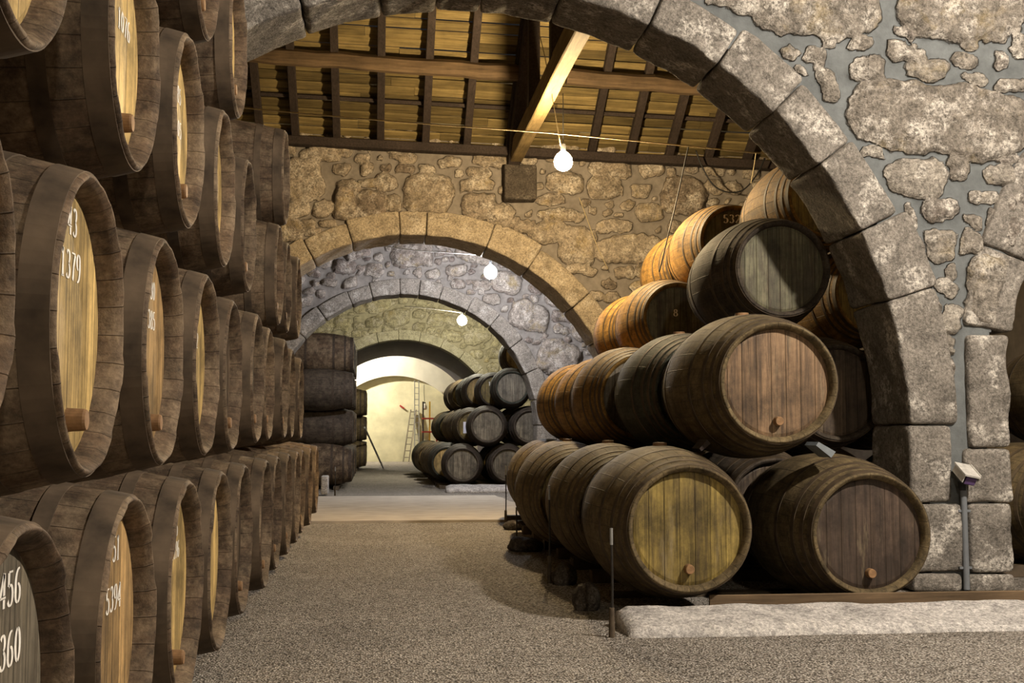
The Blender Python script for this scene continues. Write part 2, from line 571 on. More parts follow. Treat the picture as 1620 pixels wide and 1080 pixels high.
def throw_stones(existing, x0, x1, z0, z1, sizes, gap, blocked, rs, tries=1500):
    """fill a wall with stones of falling size that do not touch the ones already there"""
    res = 0.02
    nx, nz = int((x1 - x0) / res) + 1, int((z1 - z0) / res) + 1
    gx = x0 + np.arange(nx) * res
    gz = z0 + np.arange(nz) * res
    GX, GZ = np.meshgrid(gx, gz, indexing='ij')
    occ = blocked(GX, GZ)

    def patch(s, grow):
        cx, cz, hw, hh, an = s[:5]
        r = max(hw, hh) * 1.2 + grow
        i0, i1 = max(0, int((cx - r - x0) / res)), min(nx, int((cx + r - x0) / res) + 1)
        j0, j1 = max(0, int((cz - r - z0) / res)), min(nz, int((cz + r - z0) / res) + 1)
        if i1 <= i0 or j1 <= j0:
            return None
        dx, dz = GX[i0:i1, j0:j1] - cx, GZ[i0:i1, j0:j1] - cz
        ca, sa = math.cos(an), math.sin(an)
        a, b = (dx * ca + dz * sa) / (hw + grow), (-dx * sa + dz * ca) / (hh + grow)
        return (slice(i0, i1), slice(j0, j1)), (np.abs(a) ** 3 + np.abs(b) ** 3) < 1
    for s in existing:
        q = patch(s, gap * 0.5)
        if q:
            occ[q[0]] |= q[1]
    out = list(existing)
    for (lo, hi, n) in sizes:
        for _ in range(n):
            hw = rs.uniform(lo, hi)
            hh = hw * rs.uniform(0.5, 0.85)
            s = (rs.uniform(x0, x1), rs.uniform(z0, z1), hw, hh, rs.uniform(-0.3, 0.3), rs.uniform(2.4, 4.2), rs.random())
            q = patch(s, gap * 0.5)
            if q is None or (occ[q[0]] & q[1]).any():
                continue
            occ[q[0]] |= q[1]
            out.append(s)
    return out


def rubble_wall(name, Y, thick, xs, zs, stones, hole, relief, mat, seed, edge=0.3):
    """one wall: a relief of stones in mortar in front, plain behind, with openings where hole() says"""
    nx, nz = len(xs), len(zs)
    X, Z = np.meshgrid(xs, zs, indexing='ij')
    wx = X + 0.06 * (fbm(X * 4.5, Z * 4.5, seed, 3) - 0.5) * 2 + 0.022 * (fbm(X * 17, Z * 17, seed + 1, 3) - 0.5) * 2
    wz = Z + 0.06 * (fbm(X * 4.5 + 31, Z * 4.5 + 7, seed + 3, 3) - 0.5) * 2 + 0.022 * (fbm(X * 17 + 5, Z * 17 + 9, seed + 2, 3) - 0.5) * 2
    hgt = np.zeros_like(X)
    rnd = np.zeros_like(X)
    stn = np.zeros_like(X)
    for s in stones:
        cx, cz, hw, hh, an, p, r = s
        R_ = max(hw, hh) * 1.5 + 0.05
        i0, i1 = np.searchsorted(xs, cx - R_), np.searchsorted(xs, cx + R_)
        j0, j1 = np.searchsorted(zs, cz - R_), np.searchsorted(zs, cz + R_)
        if i1 <= i0 or j1 <= j0:
            continue
        sl = (slice(i0, i1), slice(j0, j1))
        dx, dz = wx[sl] - cx, wz[sl] - cz
        ca, sa = math.cos(an), math.sin(an)
        a, b = (dx * ca + dz * sa) / hw, (-dx * sa + dz * ca) / hh
        d = (np.abs(a) ** p + np.abs(b) ** p) ** (1 / p)
        sm = min(hw, hh)
        t = np.clip((1.04 - d) * sm / max(0.02, min(0.055, sm * edge * 1.4)), 0, 1)
        k = t * (2 - t)
        rg = relief * min(1.3, 0.55 + sm * 2.2)
        tilt = 1 + 0.35 * (a * math.sin(r * 40) + b * math.cos(r * 57))
        h = k * rg * tilt * (0.75 + 0.5 * fbm(X[sl] * 9 + r * 50, Z[sl] * 9, seed + 9, 3))
        m = k > stn[sl]
        hgt[sl] = np.where(m, h, hgt[sl])
        rnd[sl] = np.where(m, r, rnd[sl])
        stn[sl] = np.where(m, k, stn[sl])
    hgt = hgt + relief * 0.35 * (fbm(X * 3, Z * 3, seed + 5, 4) - 0.5) + stn * relief * 0.8 * (fbm(X * 13, Z * 13, seed + 8, 5) - 0.5)
    front = np.stack([X, Y - hgt, Z], -1).reshape(-1, 3)
    back = np.stack([X, np.full_like(X, Y + thick), Z], -1).reshape(-1, 3)
    cx_, cz_ = (X[:-1, :-1] + X[1:, 1:]) / 2, (Z[:-1, :-1] + Z[1:, 1:]) / 2
    keep = ~hole(cx_, cz_)
    I, J = np.nonzero(keep)
    a = I * nz + J
    n = nx * nz
    ff = np.stack([a, a + nz, a + nz + 1, a + 1], -1)
    fb = np.stack([a + n, a + 1 + n, a + nz + 1 + n, a + nz + n], -1)
    # the ends that close the wall along its top and sides
    rim = []
    for i in range(nx - 1):
        if keep[i, -1]:
            p = i * nz + nz - 1
            rim.append((p, p + nz, p + nz + n, p + n))
    for i, s in ((0, 1), (nx - 1, -1)):
        for j in range(nz - 1):
            if keep[min(i, nx - 2), j]:
                p = i * nz + j
                rim.append((p, p + 1, p + 1 + n, p + n) if s > 0 else (p, p + n, p + 1 + n, p + 1))
    faces = np.concatenate([ff, fb] + ([np.array(rim)] if rim else []))
    me = bpy.data.meshes.new(name)
    verts = np.concatenate([front, back])
    me.vertices.add(len(verts))
    me.vertices.foreach_set('co', verts.astype(np.float32).ravel())
    me.loops.add(len(faces) * 4)
    me.loops.foreach_set('vertex_index', faces.astype(np.int32).ravel())
    me.polygons.add(len(faces))
    me.polygons.foreach_set('loop_start', (np.arange(len(faces)) * 4).astype(np.int32))
    me.polygons.foreach_set('use_smooth', [True] * len(faces))
    me.update(calc_edges=True)
    me.validate()
    for nm, arr in (('stone', stn), ('rnd', rnd)):
        at = me.attributes.new(nm, 'FLOAT', 'POINT')
        v = np.concatenate([arr.ravel(), arr.ravel() * 0 + 0.5]).astype(np.float32)
        at.data.foreach_set('value', v)
    me.materials.append(mat)
    # drop the vertices no face uses
    import bmesh
    bm = bmesh.new()
    bm.from_mesh(me)
    bmesh.ops.delete(bm, geom=[v for v in bm.verts if not v.link_faces], context='VERTS')
    bm.to_mesh(me)
    bm.free()
    return struct(link(name, me))


def arch_blocks(name, cx, cz, R, y0, y1, joints, wmin, wmax, mat, jambs, res, seed, bev=0.032, rough=0.022, Rback=None):
    """the dressed stones of an arch: wedges along the curve, then jamb stones (list of side, z0, z1, width)"""
    rs = random.Random(seed)
    mb = MB()
    T = y1 - y0
    Rb = R if Rback is None else Rback

    def put(w, t, h, fn, off):
        # w along the curve, h outward, t through the wall
        dv = [max(1, int(a / res)) for a in (w, t, h)]
        vs, fs = rounded_box((w, t, h), bev, dv)
        V = np.array(vs)
        n1 = fbm(V[:, 0] * 5 + off, V[:, 2] * 5 + V[:, 1] * 4 + off, seed, 4) - 0.5
        n2 = fbm(V[:, 0] * 5 + V[:, 1] * 3 + off + 9, V[:, 2] * 5 - off, seed + 4, 4) - 0.5
        V[:, 1] += n1 * rough * 2.4 * np.where(V[:, 1] < 0, 1, 0.3)
        V[:, 2] += n2 * rough * 2.0 * np.where(V[:, 2] < 0, 1, 0.5)
        V[:, 0] += n1 * rough * 0.8
        mb.add([fn(*p) for p in V], fs)
    js = sorted(joints, reverse=True)
    for a1, a0 in zip(js[:-1], js[1:]):
        h = rs.uniform(wmin, wmax)
        am = math.radians((a0 + a1) / 2)
        w = R * math.radians(a1 - a0) - 0.008

        def fn(x, y, z, am=am, h=h):
            k = (y + T / 2) / T
            r0 = R + (Rb - R) * k
            r = r0 + h / 2 + z
            a = am - x / R * (1 + 0.0 * z)
            return (cx + r * math.cos(a), y0 + T / 2 + y, cz + r * math.sin(a))
        put(w, T + rs.uniform(-0.01, 0.02), h, fn, rs.uniform(0, 90))
    for (side, z0, z1, w) in jambs:
        h = w
        zc = (z0 + z1) / 2

        def fn(x, y, z, side=side, zc=zc, h=h):
            return (cx + side * (R + h / 2 + z), y0 + T / 2 + y, zc + x)
        put(z1 - z0 - 0.008, T + rs.uniform(-0.01, 0.02), h, fn, rs.uniform(0, 90))
    o = mb.build(name, mat, smooth=True)
    return struct(o)


YA, TA = 7.95, 0.58
A_front = [(984, 20), (1064, 60), (1124, 101), (1219, 179), (1292.6, 266), (1361, 378), (1406, 493), (1431, 652), (1437, 690), (400, 47)]
ax_, az_, ar_ = fit_circle(A_front, YA)
YB, TB = 17.3, 0.85
B_front = [(462, 430), (493, 412), (555, 388), (629, 374), (671, 372), (700, 376), (768.5, 391.5), (835, 425), (905.5, 488), (942.6, 541.5), (957, 572)]
bx_, bz_, br_ = fit_circle(B_front, YB)
YC, TC = 25.4, 0.7
C_front = [(495.5, 519), (569.6, 480), (614, 465.5), (649, 464.5), (708.5, 478), (754, 501), (815, 561), (835.5, 604), (844, 630), (849.5, 676)]
cx_, cz_, cr_ = fit_circle(C_front, YC)
YD, TD = 36.9, 8.0
D_front = [(560, 556), (592, 544), (623, 537.5), (683, 545), (727, 567), (763, 605)]
dx_, dz_, dr_ = fit_circle(D_front, YD)
print('arches', [tuple(round(float(c), 3) for c in t) for t in ((ax_, az_, ar_), (bx_, bz_, br_), (cx_, cz_, cr_), (dx_, dz_, dr_))])


def z_floor(y):
    return -0.017 * min(max(y - 15.0, 0.0), 10.0)


def stones_from_px(lst, Y, rs):
    out = []
    s = Y / F
    for q in lst:
        u, v, hw, hh = q[:4]
        an = -math.radians(q[4]) if len(q) > 4 else rs.uniform(-0.08, 0.08)
        p = P(u, v, Y)
        out.append((p[0], p[2], hw * s * 1.07, hh * s * 1.1, an, rs.uniform(2.6, 3.8), rs.random()))
    return out


def two_step(lo, hi, flo, fhi, fine, coarse):
    a = list(np.arange(lo, flo, coarse)) + list(np.arange(flo, fhi, fine)) + list(np.arange(fhi, hi, coarse)) + [hi]
    return np.array(sorted(set(np.round(a, 4))))


# --- wall A: the big arch in front, a second arch at the frame's edge
rsA = random.Random(3)
stA_px = [(1290, 20, 105, 40, 0), (1525, 20, 105, 45, -3), (1430, 56, 22, 9, 25), (1309, 66, 13, 10), (1360, 72, 18, 13), (1432, 85, 36, 15, 5),
          (1538, 70, 15, 12), (1576, 65, 17, 8), (1615, 70, 18, 22), (1252, 86, 18, 12, 25), (1293, 90, 18, 14), (1376, 113, 32, 20), (1467, 109, 33, 17, -10),
          (1522, 97, 24, 12, 10), (1582, 95, 16, 13), (1537, 127, 24, 10), (1597, 134, 30, 13), (1309, 131, 19, 28, -10), (1271, 116, 10, 6), (1485, 190, 145, 54, 4),
          (1384, 246, 17, 9), (1450, 283, 52, 33), (1514, 267, 15, 20), (1580, 276, 28, 19), (1600, 254, 22, 8), (1491, 331, 30, 20), (1555, 317, 22, 11, -10),
          (1539, 353, 18, 12), (1441, 343, 8, 17), (1484, 384, 29, 22), (1538, 388, 22, 20), (1606, 350, 24, 56), (1570, 345, 9, 15), (1446, 382, 9, 12),
          (1498, 430, 11, 15), (1494, 458, 19, 14, 35), (1572, 465, 48, 56, 8), (1481, 484, 6, 9), (1507, 506, 18, 22), (1501, 541, 14, 9), (1501, 558, 12, 7),
          (1500, 589, 10, 17), (1500, 635, 9, 14), (1496, 656, 12, 10), (1180, 12, 42, 20, 10), (1130, 4, 18, 10), (1640, 200, 30, 40), (1655, 300, 22, 30)]
stA = stones_from_px(stA_px, YA, rsA)
RA2 = (float(P(1594, 680, YA)[0]) + ar_, az_ + 0.12, ar_)


def openA(x, z, g):
    a = ((x - ax_) ** 2 + (z - az_) ** 2 < (ar_ + g) ** 2) | ((np.abs(x - ax_) < ar_ + g) & (z < az_))
    b = ((x - RA2[0]) ** 2 + (z - RA2[1]) ** 2 < (RA2[2] + g) ** 2) | ((np.abs(x - RA2[0]) < RA2[2] + g) & (z < RA2[1]))
    return a | b


xr2 = RA2[0] - RA2[2]
stA = throw_stones(stA, -3.2, 5.4, 0.3, 5.2, [(0.16, 0.26, 500), (0.09, 0.15, 1200), (0.04, 0.08, 3000)], 0.045,
                   lambda x, z: openA(x, z, 0.34) | ((x > ax_ + ar_ - 0.1) & (x < xr2 + 0.1) & (z < az_ + 0.35)) | ((x > 3.0) & (x < 4.9) & (z > 1.4) & (z < 4.05)), rsA)
rubble_wall('wall_front', YA, TA, two_step(-6.5, 10.5, -1.6, 5.0, 0.0125, 0.25), two_step(-0.1, 6.6, 0.0, 4.3, 0.0125, 0.2),
            stA, lambda x, z: openA(x, z, 0.15), 0.062, M_wallA, 5, 0.42)
jA = [55.7, 46.0, 36.9, 26.5, 16.7, 3.8, 66, 78, 88, 94, 101.5, 112, 124, 137, 150, 163, 176]
zq = [float(P(1437, v, YA)[2]) for v in (672, 796, 905, 952)]
angf = math.degrees(math.asin((zq[0] - az_) / ar_))
jA = [a for a in jA if a > 4] + [max(angf, 0.0)]
arch_blocks('trim_1', ax_, az_, ar_, YA - 0.045, YA + TA + 0.02, jA, 0.27, 0.37, M_blockA,
            [(1, zq[1], max(zq[0], az_), 0.30), (1, zq[2], zq[1], 0.36), (1, 0.0, zq[2], 0.34),
             (-1, 0.6, az_, 0.35), (-1, 0.0, 0.6, 0.3)], 0.03, 21)
zr = [float(P(1597, v, YA)[2]) for v in (528, 708, 795, 905)]
a2 = [180 - math.degrees(math.asin((zr[0] - RA2[1]) / RA2[2])), 160, 147, 134, 120, 104, 90]
arch_blocks('trim_2', RA2[0], RA2[1], RA2[2], YA - 0.045, YA + TA + 0.02, a2[:], 0.27, 0.36, M_blockA,
            [(-1, zr[1], zr[0] - 0.005, 0.29), (-1, zr[2], zr[1], 0.33), (-1, zr[3], zr[2], 0.31), (-1, 0.0, zr[3], 0.33)], 0.03, 22)

# --- wall B
rsB = random.Random(5)
stB_px = [(480, 282, 29, 31), (470, 329, 19, 13), (511, 330, 15, 13), (460, 364, 18, 19), (491, 352, 10, 6), (493, 366, 13, 7), (521, 355, 13, 5), (548, 317, 19, 30),
          (585, 324, 27, 20), (613, 291, 17, 15), (583, 290, 15, 8), (624, 324, 11, 12), (677, 308, 36, 29), (752, 293, 27, 10), (757, 327, 28, 19), (757, 273, 21, 9),
          (723, 276, 7, 6), (711, 256, 15, 8), (780, 250, 31, 12), (642, 267, 14, 6), (610, 267, 8, 5), (581, 267, 10, 8), (541, 268, 13, 9), (460, 236, 8, 8),
          (506, 245, 30, 12), (545, 239, 13, 9), (574, 252, 11, 7), (621, 239, 9, 6), (639, 249, 21, 9), (675, 268, 14, 7), (797, 334, 16, 10), (806, 352, 14, 9),
          (780, 352, 13, 6), (895, 290, 27, 17), (956, 296, 27, 18), (1013, 301, 16, 11), (1081, 310, 34, 29), (872, 318, 23, 9),
          (886, 342, 35, 9), (870, 367, 27, 15), (913, 388, 30, 28), (970, 358, 30, 10), (1027, 337, 22, 14), (997, 394, 51, 21), (921, 426, 23, 9), (989, 432, 16, 9),
          (1016, 428, 11, 9), (943, 467, 11, 8), (967, 470, 12, 9), (1130, 295, 14, 12), (1160, 297, 16, 11), (829, 361, 17, 11), (965, 268, 33, 13), (1030, 268, 22, 12)]
stB = stones_from_px(stB_px, YB, rsB)


def openAt(x, z, c, r, g):
    return ((x - c[0]) ** 2 + (z - c[1]) ** 2 < (r + g) ** 2) | ((np.abs(x - c[0]) < r + g) & (z < c[1]))


stB = throw_stones(stB, -2.6, 6.4, 0.0, 5.6, [(0.18, 0.34, 500), (0.1, 0.17, 1500), (0.045, 0.09, 6000)], 0.03,
                   lambda x, z: openAt(x, z, (bx_, bz_), br_, 0.36), rsB)
rubble_wall('wall_middle', YB, TB, two_step(-6.5, 10.5, -1.9, 6.0, 0.025, 0.3), two_step(-0.2, 5.35, 0.0, 5.3, 0.025, 0.3), stB,
            lambda x, z: openAt(x, z, (bx_, bz_), br_, 0.15), 0.085, M_wallB, 15, 0.4)
zB = z_floor(YB)
arch_blocks('trim_3', bx_, bz_, br_, YB - 0.06, YB + TB + 0.02, [119, 107.6, 94.4, 87.3, 70.3, 57.4, 41, 29.3, 17, 5, 132, 147, 163, 178], 0.3, 0.4, M_blockB,
            [(1, bz_ - 0.5, bz_ + br_ * math.sin(math.radians(5)), 0.36), (1, zB, bz_ - 0.5, 0.42), (-1, bz_ - 0.5, bz_ + 0.1, 0.36), (-1, zB, bz_ - 0.5, 0.4)], 0.06, 23, 0.03, 0.02)

# --- walls C and D
rsC = random.Random(9)
stC = throw_stones([], -2.4, 6.2, -0.2, 5.4, [(0.25, 0.42, 500), (0.14, 0.24, 2000), (0.05, 0.12, 14000)], 0.02, lambda x, z: openAt(x, z, (cx_, cz_), cr_, 0.3), rsC)
rubble_wall('wall_rear', YC, TC, two_step(-6.5, 10.5, -2.2, 5.6, 0.04, 0.3), two_step(-0.3, 6.0, -0.2, 5.0, 0.04, 0.3), stC,
            lambda x, z: openAt(x, z, (cx_, cz_), cr_, 0.15), 0.12, M_wallC, 25, 0.45)
zC = z_floor(YC)
arch_blocks('trim_4', cx_, cz_, cr_, YC - 0.06, YC + TC + 0.02, [178, 163, 150, 138, 126, 113, 104, 92, 84, 75, 62, 50, 37, 24, 12, 1], 0.26, 0.34, M_blockC,
            [(1, cz_ - 0.6, cz_ + 0.05, 0.4), (1, zC, cz_ - 0.6, 0.36), (-1, cz_ - 0.6, cz_ + 0.05, 0.4), (-1, zC, cz_ - 0.6, 0.36)], 0.09, 24, 0.03, 0.025)
stD = throw_stones([], -2.4, 5.6, -0.2, 5.0, [(0.25, 0.42, 400), (0.14, 0.24, 2000), (0.06, 0.12, 9000)], 0.025, lambda x, z: openAt(x, z, (dx_, dz_), dr_, 0.25), rsC)
rubble_wall('wall_back', YD, TD, two_step(-6.5, 10.5, -2.2, 5.6, 0.06, 0.3), two_step(-0.3, 6.0, -0.2, 5.0, 0.06, 0.3), stD,
            lambda x, z: openAt(x, z, (dx_, dz_), dr_, 0.15), 0.08, M_wallD, 35)
zD = z_floor(YD)
D_back = [(570, 583), (625, 570.5), (651, 572), (696, 592), (719.5, 612.6), (734, 625)]
ebx, ebz, ebr = fit_circle(D_back, YD + TD)
print('D back', ebx, ebz, ebr, 'front', dx_, dz_, dr_)
arch_blocks('trim_5', dx_, dz_, dr_, YD - 0.05, YD + 0.6, [178, 160, 145, 130, 117, 104, 92, 80, 67, 54, 41, 27, 14, 1], 0.24, 0.3, M_blockD,
            [(1, zD, dz_ + 0.05, 0.35), (-1, zD, dz_ + 0.05, 0.35)], 0.3, 26, 0.02, 0.01)
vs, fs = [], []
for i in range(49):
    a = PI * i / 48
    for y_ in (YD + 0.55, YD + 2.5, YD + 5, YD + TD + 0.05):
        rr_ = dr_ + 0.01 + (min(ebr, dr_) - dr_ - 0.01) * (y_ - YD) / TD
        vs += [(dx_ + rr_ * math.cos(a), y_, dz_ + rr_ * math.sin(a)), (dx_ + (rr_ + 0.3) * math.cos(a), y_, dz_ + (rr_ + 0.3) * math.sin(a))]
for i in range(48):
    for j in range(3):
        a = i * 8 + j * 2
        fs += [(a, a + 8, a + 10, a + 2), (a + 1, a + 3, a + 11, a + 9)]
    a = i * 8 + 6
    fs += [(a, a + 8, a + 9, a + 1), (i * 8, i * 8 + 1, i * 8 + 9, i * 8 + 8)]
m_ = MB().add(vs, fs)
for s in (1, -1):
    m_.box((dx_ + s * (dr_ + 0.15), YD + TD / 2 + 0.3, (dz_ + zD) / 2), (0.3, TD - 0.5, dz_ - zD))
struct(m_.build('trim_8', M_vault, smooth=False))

# --- floor, path, end wall, side walls
YE = 50.0
ys = [-7, 0, 3, 6, 9, 12, 15, 17.5, 20, 22.5, 25, 30, 37, 45, 50.5]
xs = [-6.5, -3, -1, 1, 3, 6, 10.5]
v = [(x, y, z_floor(y)) for y in ys for x in xs]
nx = len(xs)
f = [(j * nx + i, j * nx + i + 1, (j + 1) * nx + i + 1, (j + 1) * nx + i) for j in range(len(ys) - 1) for i in range(nx - 1)]
struct(link('floor', mesh('floor', v, f, M_gravel)))
pts = [PZ(u, vv, z) for (u, vv, z) in ()]
p0 = PZ(600, 827, 0.0)
ya = float(p0[1])
yb = 22.4
pv, pf = [], []
segs = 12
for i in range(segs + 1):
    y = ya + (yb - ya) * i / segs
    for x in (-1.35, 2.15):
        pv += [(x + 0.02 * math.sin(i * 2.1), y, z_floor(y) + 0.028), (x, y, z_floor(y) - 0.05)]
for i in range(segs):
    a = i * 4
    pf += [(a, a + 2, a + 6, a + 4), (a + 1, a, a + 4, a + 5), (a + 2, a + 3, a + 7, a + 6)]
pf += [(0, 1, 3, 2)]
struct(link('path', mesh('path', pv, pf, M_path)))

mb = MB()
mb.box((2, YE + 0.3, 2.9), (17, 0.6, 6.4))
struct(mb.build('wall_end', M_plaster))
# shallow arched recess framing the end wall
ex, ez, er = fit_circle([(583, 602), (625, 594), (661, 600), (680.6, 609), (710, 632)], YE - 0.25)
mb = MB()
n = 40
vs, fs = [], []
zE = z_floor(YE)
for i in range(n + 1):
    a = PI * i / n
    for (r, y) in ((er, YE - 0.25), (er + 3.4, YE - 0.25), (er, YE)):
        vs.append((ex + r * math.cos(a), y, ez + r * math.sin(a)))
for i in range(n):
    a = i * 3
    fs += [(a, a + 1, a + 4, a + 3), (a + 2, a, a + 3, a + 5)]
mb.add(vs, fs)
for s in (1, -1):
    mb.box((ex + s * (er + 1.7), YE - 0.125, (ez + zE) / 2), (3.4, 0.25, ez - zE))
struct(mb.build('trim_6', M_plaster2))
for nm, x in (('wall_left', -5.0), ('wall_right', 9.0)):
    mb = MB()
    mb.box((x, 21.5, 3.0), (0.4, 58, 6.8))
    struct(mb.build(nm, M_darkwall))
mb = MB()
mb.box((2, -7.0, 3.0), (15, 0.4, 6.8))
struct(mb.build('wall_behind', M_wallA))

# ------------------------------------------------------------------ roof
plA, plB = P(452, 222, YB - 0.1), P(1206, 262, YB - 0.1)          # top of the second wall, which is out of level
slx = (plB[2] - plA[2]) / (plB[0] - plA[0])
SL = 0.65


def plate_z(x):
    return plA[2] + slx * (x - plA[0])


Y0r, Yrid = YB - 0.05, 12.75


def roof_z(x, y):
    yy = y if y >= Yrid else 2 * Yrid - y
    return plate_z(x) + 0.12 + SL * (Y0r - yy)


def plank_roof(name, x0, x1, ylo, yhi, zf, w=0.135):
    """lapped boards running across, one mesh for the whole ceiling plane"""
    mb = MB()
    tones = []
    n = int((yhi - ylo) / w)
    w = (yhi - ylo) / n
    rs = random.Random(int(ylo * 10))
    for i in range(n):
        a, b = ylo + i * w, ylo + (i + 1) * w
        xsb = [x0]
        while xsb[-1] < x1 - 2:
            xsb.append(xsb[-1] + rs.uniform(2.0, 3.4))
        xsb.append(x1)
        for xa, xb in zip(xsb[:-1], xsb[1:]):
            dz = rs.uniform(-0.008, 0.008)
            tones += [rs.random()] * 8
            up = zf((xa + xb) / 2, b) > zf((xa + xb) / 2, a)
            lo, hi = (-0.012, 0.026) if up else (0.026, -0.012)
            q = [(xa, a, zf(xa, a) - lo + dz), (xb - 0.004, a, zf(xb, a) - lo + dz), (xb - 0.004, b, zf(xb, b) - hi + dz), (xa, b, zf(xa, b) - hi + dz)]
            t = [(p[0], p[1], p[2] + 0.03) for p in q]
            mb.add(q + t, [(0, 3, 2, 1), (4, 5, 6, 7), (0, 1, 5, 4), (1, 2, 6, 5), (2, 3, 7, 6), (3, 0, 4, 7)])
    o = mb.build(name, M_plank)
    o.data.attributes.new('tone', 'FLOAT', 'POINT').data.foreach_set('value', tones)
    return struct(o)


plank_roof('ceiling', -5.0, 9.0, Yrid, YB + 0.1, roof_z)
plank_roof('ceiling', -5.0, 9.0, YA + 0.3, Yrid, roof_z, 0.2)


def gable(y0, y1, zb):
    ym = (y0 + y1) / 2
    return lambda x, y: zb + 0.55 * ((y - y0) if y < ym else (y1 - y))


for (y0, y1) in ((YB + 0.2, YC + 0.4), (YC + 0.4, YD + 0.5), (-7.0, YA + 0.3)):
    ym = (y0 + y1) / 2
    g = gable(y0, y1, 5.5)
    plank_roof('ceiling', -5.0, 9.0, y0, ym, g, 0.3)
    plank_roof('ceiling', -5.0, 9.0, ym, y1, g, 0.3)
plank_roof('ceiling', -5.0, 9.0, YD + 0.5, YE + 0.6, lambda x, y: 5.6, 0.4)

mb = MB()
a, b = P(380, 219, YB - 0.12), P(1260, 265, YB - 0.12)
d = (b - a) / np.linalg.norm(b - a)
mb.beam(a - d * 1.5, b + d * 2.5, 0.2, 0.12, bev=0.008, nseg=14, wob=0.006)
struct(mb.build('roof_beam', M_rafter))


def rafter(u, v, w, h, nm='roof_beam', mat=M_rafter, dz=0.0):
    p = P(u, v, YB - 0.1)
    x = p[0]
    mb = MB()
    y1 = YB - 0.02
    off = h / 2 + 0.045 + dz
    mb.beam((x, y1, roof_z(x, y1) - off), (x, Yrid, roof_z(x, Yrid) - off), w, h, bev=0.006)
    return struct(mb.build(nm, mat))


for u, v in ((412, 200), (468, 207), (533, 213), (602, 219), (673, 222), (738, 225), (935, 236), (996, 236), (1057, 241), (1119, 244), (1180, 247), (1240, 250), (1300, 254)):
    rafter(u, v, 0.105, 0.12)
rafter(806, 230, 0.12, 0.13)
# secondary purlins laid across, close under the boards
for yy in (16.62,):
    mb = MB()
    mb.beam((-4.5, yy, roof_z(-4.5, yy) - 0.035), (8.5, yy, roof_z(8.5, yy) - 0.035), 0.1, 0.05, up=(0, -SL, 1))
    struct(mb.build('roof_beam', M_rafter))
# the heavy purlin, two crooked lengths meeting over the truss
YP = 15.9
for (ua, va, ub, vb, sd) in ((300, 78, 826, 117, 1), (896, 122, 1330, 156, 2)):
    mb = MB()
    a, b = P(ua, va, YP), P(ub, vb, YP)
    mb.beam(a, b, 0.2, 0.2, bev=0.05, nseg=16, wob=0.012, seed=sd)
    struct(mb.build('roof_beam', M_beamw, smooth=False))
# truss: tie beam running towards the viewer, principal rafter, post and strut over it
tb = P(815, 262, YB - 0.15)
TX, TZ = float(tb[0]), float(tb[2]) + 0.16
mb = MB()
mb.beam((TX, YB + 0.3, TZ), (TX, YA + TA - 0.2, TZ), 0.17, 0.26, bev=0.012, nseg=12, wob=0.006)
struct(mb.build('roof_beam', M_tie))
mb = MB()
mb.beam((TX - 0.02, YB - 0.1, roof_z(TX, YB - 0.1) - 0.3), (TX - 0.02, Yrid, roof_z(TX, Yrid) - 0.3), 0.17, 0.22, bev=0.01)
struct(mb.build('roof_beam', M_rafter))
mb = MB()
mb.beam((TX - 0.02, 14.9, TZ + 0.1), (TX - 0.02, 14.9, roof_z(TX, 14.9) - 0.3), 0.14, 0.14, up=(0, 1, 0))
struct(mb.build('roof_beam', M_rafter))
mb = MB()
mb.beam((TX - 0.02, 12.9, TZ + 0.1), (TX - 0.02, 12.9, roof_z(TX, 12.9) - 0.2), 0.16, 0.16, up=(0, 1, 0))
struct(mb.build('roof_beam', M_rafter))
# corbel stone below the tie beam
cb = P(820, 293, YB)
vs, fs = rounded_box((0.46, 0.34, 0.5), 0.03, (8, 6, 8))
V = np.array(vs)
V += 0.03 * (np.stack([fbm(V[:, 1] * 6 + 3, V[:, 2] * 6, 2), fbm(V[:, 0] * 6, V[:, 2] * 6, 4), fbm(V[:, 0] * 6, V[:, 1] * 6 + 8, 6)], -1) - 0.5)
struct(link('trim_7', mesh('trim_7', V + np.array([cb[0], YB - 0.1, cb[2]]), fs, M_rock, True)))

# ------------------------------------------------------------------ barrels
def lathe(prof, n, uvs=True, jitter=None):
    """prof: (y, r) turned about the local y axis"""
    vs, fs, uv = [], [], []
    m = len(prof)
    L = [0.0]
    for (a, b) in zip(prof[:-1], prof[1:]):
        L.append(L[-1] + math.hypot(b[0] - a[0], b[1] - a[1]))
    for i in range(n):
        a = 2 * PI * i / n
        for j, (y, r) in enumerate(prof):
            k = jitter(i, j) if jitter else (0.0, 0.0)
            vs.append((math.sin(a) * (r + k[1]), y + k[0], math.cos(a) * (r + k[1])))
    for i in range(n):
        ii = (i + 1) % n
        for j in range(m - 1):
            fs.append((i * m + j, i * m + j + 1, ii * m + j + 1, ii * m + j))
            uv.append([(i / n, L[j]), (i / n, L[j + 1]), ((i + 1) / n, L[j + 1]), ((i + 1) / n, L[j])])
    return vs, fs, uv


def lathe_mesh(name, prof, n, mat, zc, jitter=None, smooth=True):
    vs, fs, uv = lathe(prof, n, True, jitter)
    vs = [(x, y, z + zc) for x, y, z in vs]
    me = mesh(name, vs, fs, mat, smooth)
    ul = me.uv_layers.new(name='UVMap')
    flat = [c for q in uv for p in q for c in p]
    ul.data.foreach_set('uv', flat)
    return me


